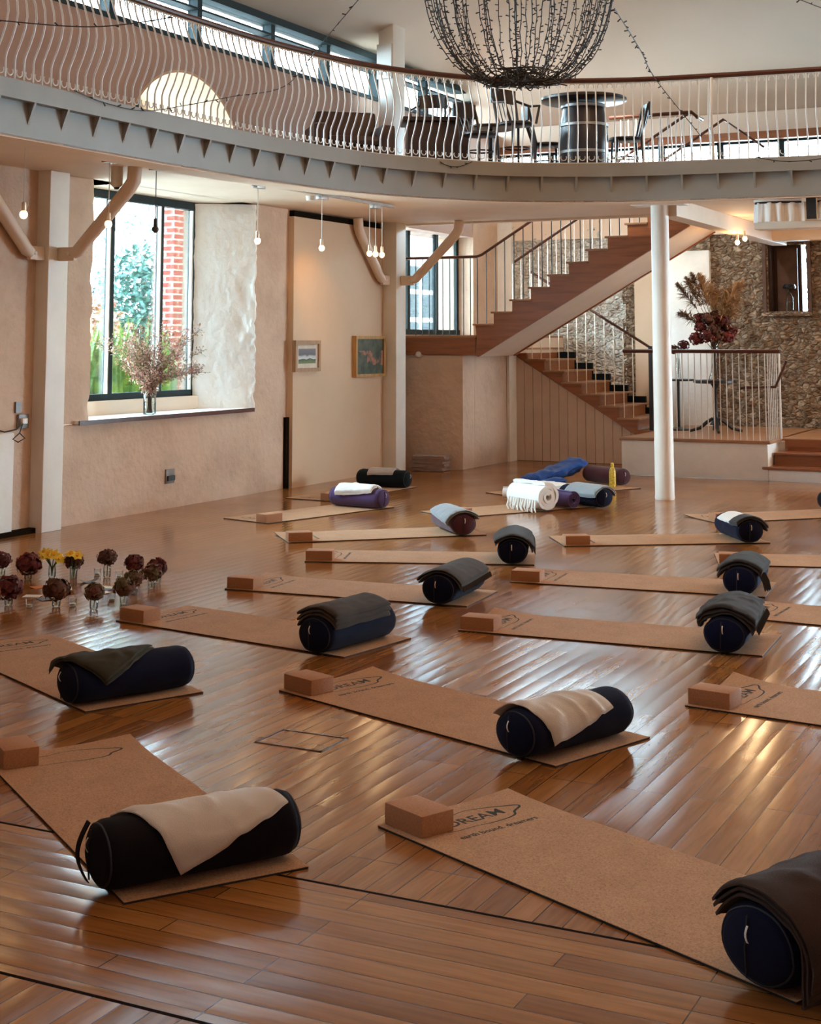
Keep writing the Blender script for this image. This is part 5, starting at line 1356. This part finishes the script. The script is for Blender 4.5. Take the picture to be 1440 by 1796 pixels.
garland('fairy light garland falling from the basket to the stair head',[(-3.34,10.07,4.18),(-3.75,12.0,4.25),(-4.1,13.6,4.28),(-4.12,15.3,3.93)],.0)
garland('fairy light garland crossing the ceiling corner, beyond the basket from the arched window',[(-2.2,9.3,4.6),(-2.35,11.2,4.45),(-1.6,13.2,4.4)],0)
garland('fairy light garland dropping from ceiling to railing and sagging past the arched window',[(-5.55,10.4,4.66),(-6.5,11.25,4.42),(-7.33,12.0,4.22),(-7.36,11.1,3.98),(-7.36,10.4,3.80),(-7.36,9.8,3.665),(-7.36,9.25,3.66),(-7.36,8.9,3.70)],0)
garland('uppermost of the fairy light strands crossing the bellied bars at the picture edge',[(-7.3,7.9,4.36),(-7.0,8.6,4.47),(-6.4,9.0,4.75)],0)
garland('middle of the fairy light strands crossing the bellied bars at the picture edge',[(-7.3,7.9,4.24),(-7.0,8.8,4.37),(-6.6,9.4,4.6)],0)
garland('lowest of the fairy light strands crossing the bellied bars at the picture edge',[(-7.32,7.9,4.06),(-7.1,8.8,4.16),(-6.9,9.6,4.38)],0)
garland('short loop of fairy lights hanging below the railing near the armchair',[(-6.66,14.0,3.70),(-6.58,14.05,3.63),(-6.48,14.2,3.62),(-6.38,14.35,3.69)],0,.06)
garland('loop of fairy lights on the balcony edge above the pleated curtains',[(-3.62,15.43,3.71),(-3.3,15.44,3.64),(-2.95,15.48,3.645),(-2.75,15.5,3.70)],0)
# small ceiling hooks
for x,y in ((-3.2,15.2),(-2.9,15.4)):
    z=rz_(x,y)
    o=MB().tube([(x,y,z+.01),(x,y,z-.11)],.012,8).build('ceiling_hook','cream'); tag(o,'small ceiling stub '+('higher of the two' if x==-3.2 else 'lower of the two')+' on the sloping ceiling','hook','ceiling stubs')

# ------------------------------------------------------------------ garden and neighbours outside the windows
struct(MB().box(-40,-9.96,-20,60,-.2,.0).build('ground','garden',smooth=False))
t=thing('brick_pier','red brick pier outside the big window','pier',(-10.75,15.05,0))
MB().box(-10.9,-10.6,14.78,15.06,0,3.9).build('brickwork','redbrick',t,smooth=False)
MB().box(-10.95,-10.55,14.73,15.11,3.9,4.0).build('coping','slate',t,smooth=False)
t=thing('brick_pier','red brick pier outside the stair window','pier',(-10.75,22.5,0))
MB().box(-10.75,-10.6,22.6,23.1,0,4.4).build('brickwork','redbrick',t,smooth=False)
MB().box(-10.8,-10.55,22.55,23.15,4.4,4.5).build('coping','slate',t,smooth=False)
t=thing('neighbouring_building','pale stone building with white sash window seen through the stair window','building',(-14,27,0))
MB().box(-15,-14,24,40,0,3.1).box(-15,-14,24,27.6,3.1,4.5).box(-15,-14,30.2,40,3.1,4.5).box(-15,-14,24,40,3.4,7).build('wall','slate',t,smooth=False)
w=MB(); w.box(-13.98,-13.9,27.4,30.4,1.5,3.5); w.build('window_surround','outwhite',t,smooth=False)
for i in range(3):
    for j in range(3): MB().box(-13.9,-13.88,27.6+.9*i,28.35+.9*i,1.65+.6*j,2.15+.6*j).build('window_pane','frame',t,smooth=False)
def leafcloud(name,lab,cat,c,r,n,ls,m,seed,trunk=True):
    t=thing(name,lab,cat,(c[0],c[1],0)); rnd=random.Random(seed); mb=MB()
    for i in range(n):
        d=Vector((rnd.gauss(0,1),rnd.gauss(0,1),rnd.gauss(0,1))).normalized()*rnd.random()**.4
        p=Vector((c[0]+d.x*r[0],c[1]+d.y*r[1],c[2]+d.z*r[2]))
        mb.leaf(p,Vector((rnd.gauss(0,1),rnd.gauss(0,1),rnd.gauss(0,.7))),(rnd.random()-.5,rnd.random()-.5,1),ls*rnd.uniform(.7,1.3),ls*.5,.3,2)
    mb.build('foliage',m,t,smooth=False)
    MB().tube([(c[0],c[1],0),(c[0]+.05,c[1],c[2])],.05,6).build('trunk','stem',t)
leafcloud('garden_shrub','blue green shrub seen through the big window','shrub',(-13.3,17.75,1.9),(.75,.95,1.35),4200,.12,'teal',1)
leafcloud('garden_shrub','pinkish autumn shrub low behind the window twigs','shrub',(-12.6,15.6,1.5),(.6,.85,.95),2200,.10,'autumn',2)
leafcloud('garden_shrub','sparse tree top against the white sky in the big window','shrub',(-15,20.0,3.2),(1.2,1.5,.9),420,.13,'teal',3)
for i,(x,y,lab) in enumerate([(-10.7,13.0,'green strap leaved plant at the window\'s inner corner'),(-10.75,13.55,'green strap leaved plant left of the sill vase'),(-10.8,14.05,'green strap leaved plant just behind the sill vase'),(-10.6,14.5,'green strap leaved plant at the foot of the brick pier'),(-11.2,13.5,'green strap leaved plant in the second garden row')]):
    t=thing('strap_leaf_plant',lab,'plant',(x,y,0),0,'strap leaved plants in the garden'); rnd=random.Random(i+30); mb=MB()
    for k in range(40):
        a=rnd.uniform(0,2*PI); L=rnd.uniform(.7,1.05); sp=rnd.uniform(.25,1.1); 
        mb.leaf((x+.05*math.cos(a),y+.05*math.sin(a),.70),(math.cos(a)*sp,math.sin(a)*sp,1),(math.cos(a),math.sin(a),.0),L*1.05,.085,.75,6)
    mb.build('leaves','strap',t,smooth=False)
    MB().tube([(x,y,0),(x,y,.6)],.09,8).build('crown','greenstem',t)

# ------------------------------------------------------------------ light
w=bpy.data.worlds.new('world'); sc.world=w; w.use_nodes=True
n=w.node_tree.nodes; l=w.node_tree.links; bg=n['Background']
tc=n.new('ShaderNodeTexCoord'); sp_=n.new('ShaderNodeSeparateXYZ'); l.new(tc.outputs['Generated'],sp_.inputs[0])
rp=ramp(n,[(.0,(.30,.32,.30)),(.5,(.56,.83,1.0)),(.62,(.62,.87,1.0)),(1,(.50,.76,1.0))])
mr=n.new('ShaderNodeMapRange'); mr.inputs[1].default_value=-1; mr.inputs[2].default_value=1; l.new(sp_.outputs[2],mr.inputs[0]); l.new(mr.outputs[0],rp.inputs[0])
l.new(rp.outputs[0],bg.inputs[0]); bg.inputs[1].default_value=52.0
def portal(loc,rot,sx,sy):
    li=bpy.data.lights.new('portal','AREA'); li.shape='RECTANGLE'; li.size=sx; li.size_y=sy; li.cycles.is_portal=True
    o=bpy.data.objects.new('portal',li); col.objects.link(o); o.location=loc; o.rotation_euler=rot
PX=(0,R(-90),0)     # area light emits along -Z; this turns it to +X
portal((-9.98,12.6,2.25),PX,2.3,3.2);
portal((-9.7,19.8,2.75),PX,1.8,2.2); portal((-9.52,10,5.35),PX,.6,24.4); portal((-10.52,13.15,4.1),PX,1.2,2.3)
portal((-1.8,22.05,4.47),(R(-90),0,0),15.5,.6)
def spot(loc,target,e,c,ang,soft=.05):
    li=bpy.data.lights.new('spot_or_fill','SPOT'); li.energy=e; li.color=c; li.spot_size=R(ang); li.spot_blend=.9; li.shadow_soft_size=soft
    o=bpy.data.objects.new('spot_or_fill',li); col.objects.link(o); o.location=loc
    o.rotation_euler=(Vector(target)-Vector(loc)).to_track_quat('-Z','Y').to_euler()
spot((-8.3,14.9,3.30),(-9.2,15.75,2.35),60,(1,.52,.15),40)
spot((-6.9,21.5,3.3),(-6.3,21.85,2.75),14,(1,.70,.30),70)
for (x,y,e) in ((-2.5,19.3,95),(-4.2,19.9,60),(-6.5,16.6,20)):  # warm fill added under the balcony, no fittings there
    li=bpy.data.lights.new('soffit_fill','SPOT'); li.energy=e; li.color=(1,.74,.48); li.spot_size=R(150); li.spot_blend=1; li.shadow_soft_size=.12
    o=bpy.data.objects.new('soffit_fill',li); col.objects.link(o); o.location=(x,y,SOF-.02)
spot((-6.2,17.2,5.3),(-6.9,21.9,1.6),420,(1,.93,.84),80,.1)  # added fill on the stair end wall, stands in for daylight
spot((-2.2,18.6,3.3),(-4.0,21.9,2.0),90,(1,.80,.58),95,.1)  # added warm light to lift the rubble stone wall
# warm fill lights added high under the roof, out of the picture
for (x,y,z,e) in ((0.5,5,6.8,110),(-2.5,12.5,6.6,150)):
    li=bpy.data.lights.new('hall_fill','POINT'); li.energy=e; li.color=(1,.68,.40); li.shadow_soft_size=.5
    o=bpy.data.objects.new('hall_fill',li); col.objects.link(o); o.location=(x,y,z)

for (x,y,z,e) in ((-1,9,4.6,340),(0,14.8,4.6,300)):  # unseen warm fill, added to brighten the ceiling
    li=bpy.data.lights.new('ceiling_fill','SPOT'); li.energy=e; li.color=(1,.74,.50); li.spot_size=R(165); li.spot_blend=1; li.shadow_soft_size=.2
    o=bpy.data.objects.new('ceiling_fill',li); col.objects.link(o); o.location=(x,y,z); o.rotation_euler=(PI,0,0)

sc.view_settings.view_transform='Standard'; sc.view_settings.look='None'; sc.view_settings.gamma=1; sc.view_settings.use_curve_mapping=False
sc.view_settings.exposure=-0.1
sc.cycles.use_denoising=True
sc.cycles.max_bounces=10; sc.cycles.diffuse_bounces=5; sc.cycles.glossy_bounces=4; sc.cycles.transparent_max_bounces=16; sc.cycles.transmission_bounces=4
sc.cycles.sample_clamp_indirect=12; sc.cycles.caustics_reflective=False; sc.cycles.caustics_refractive=False
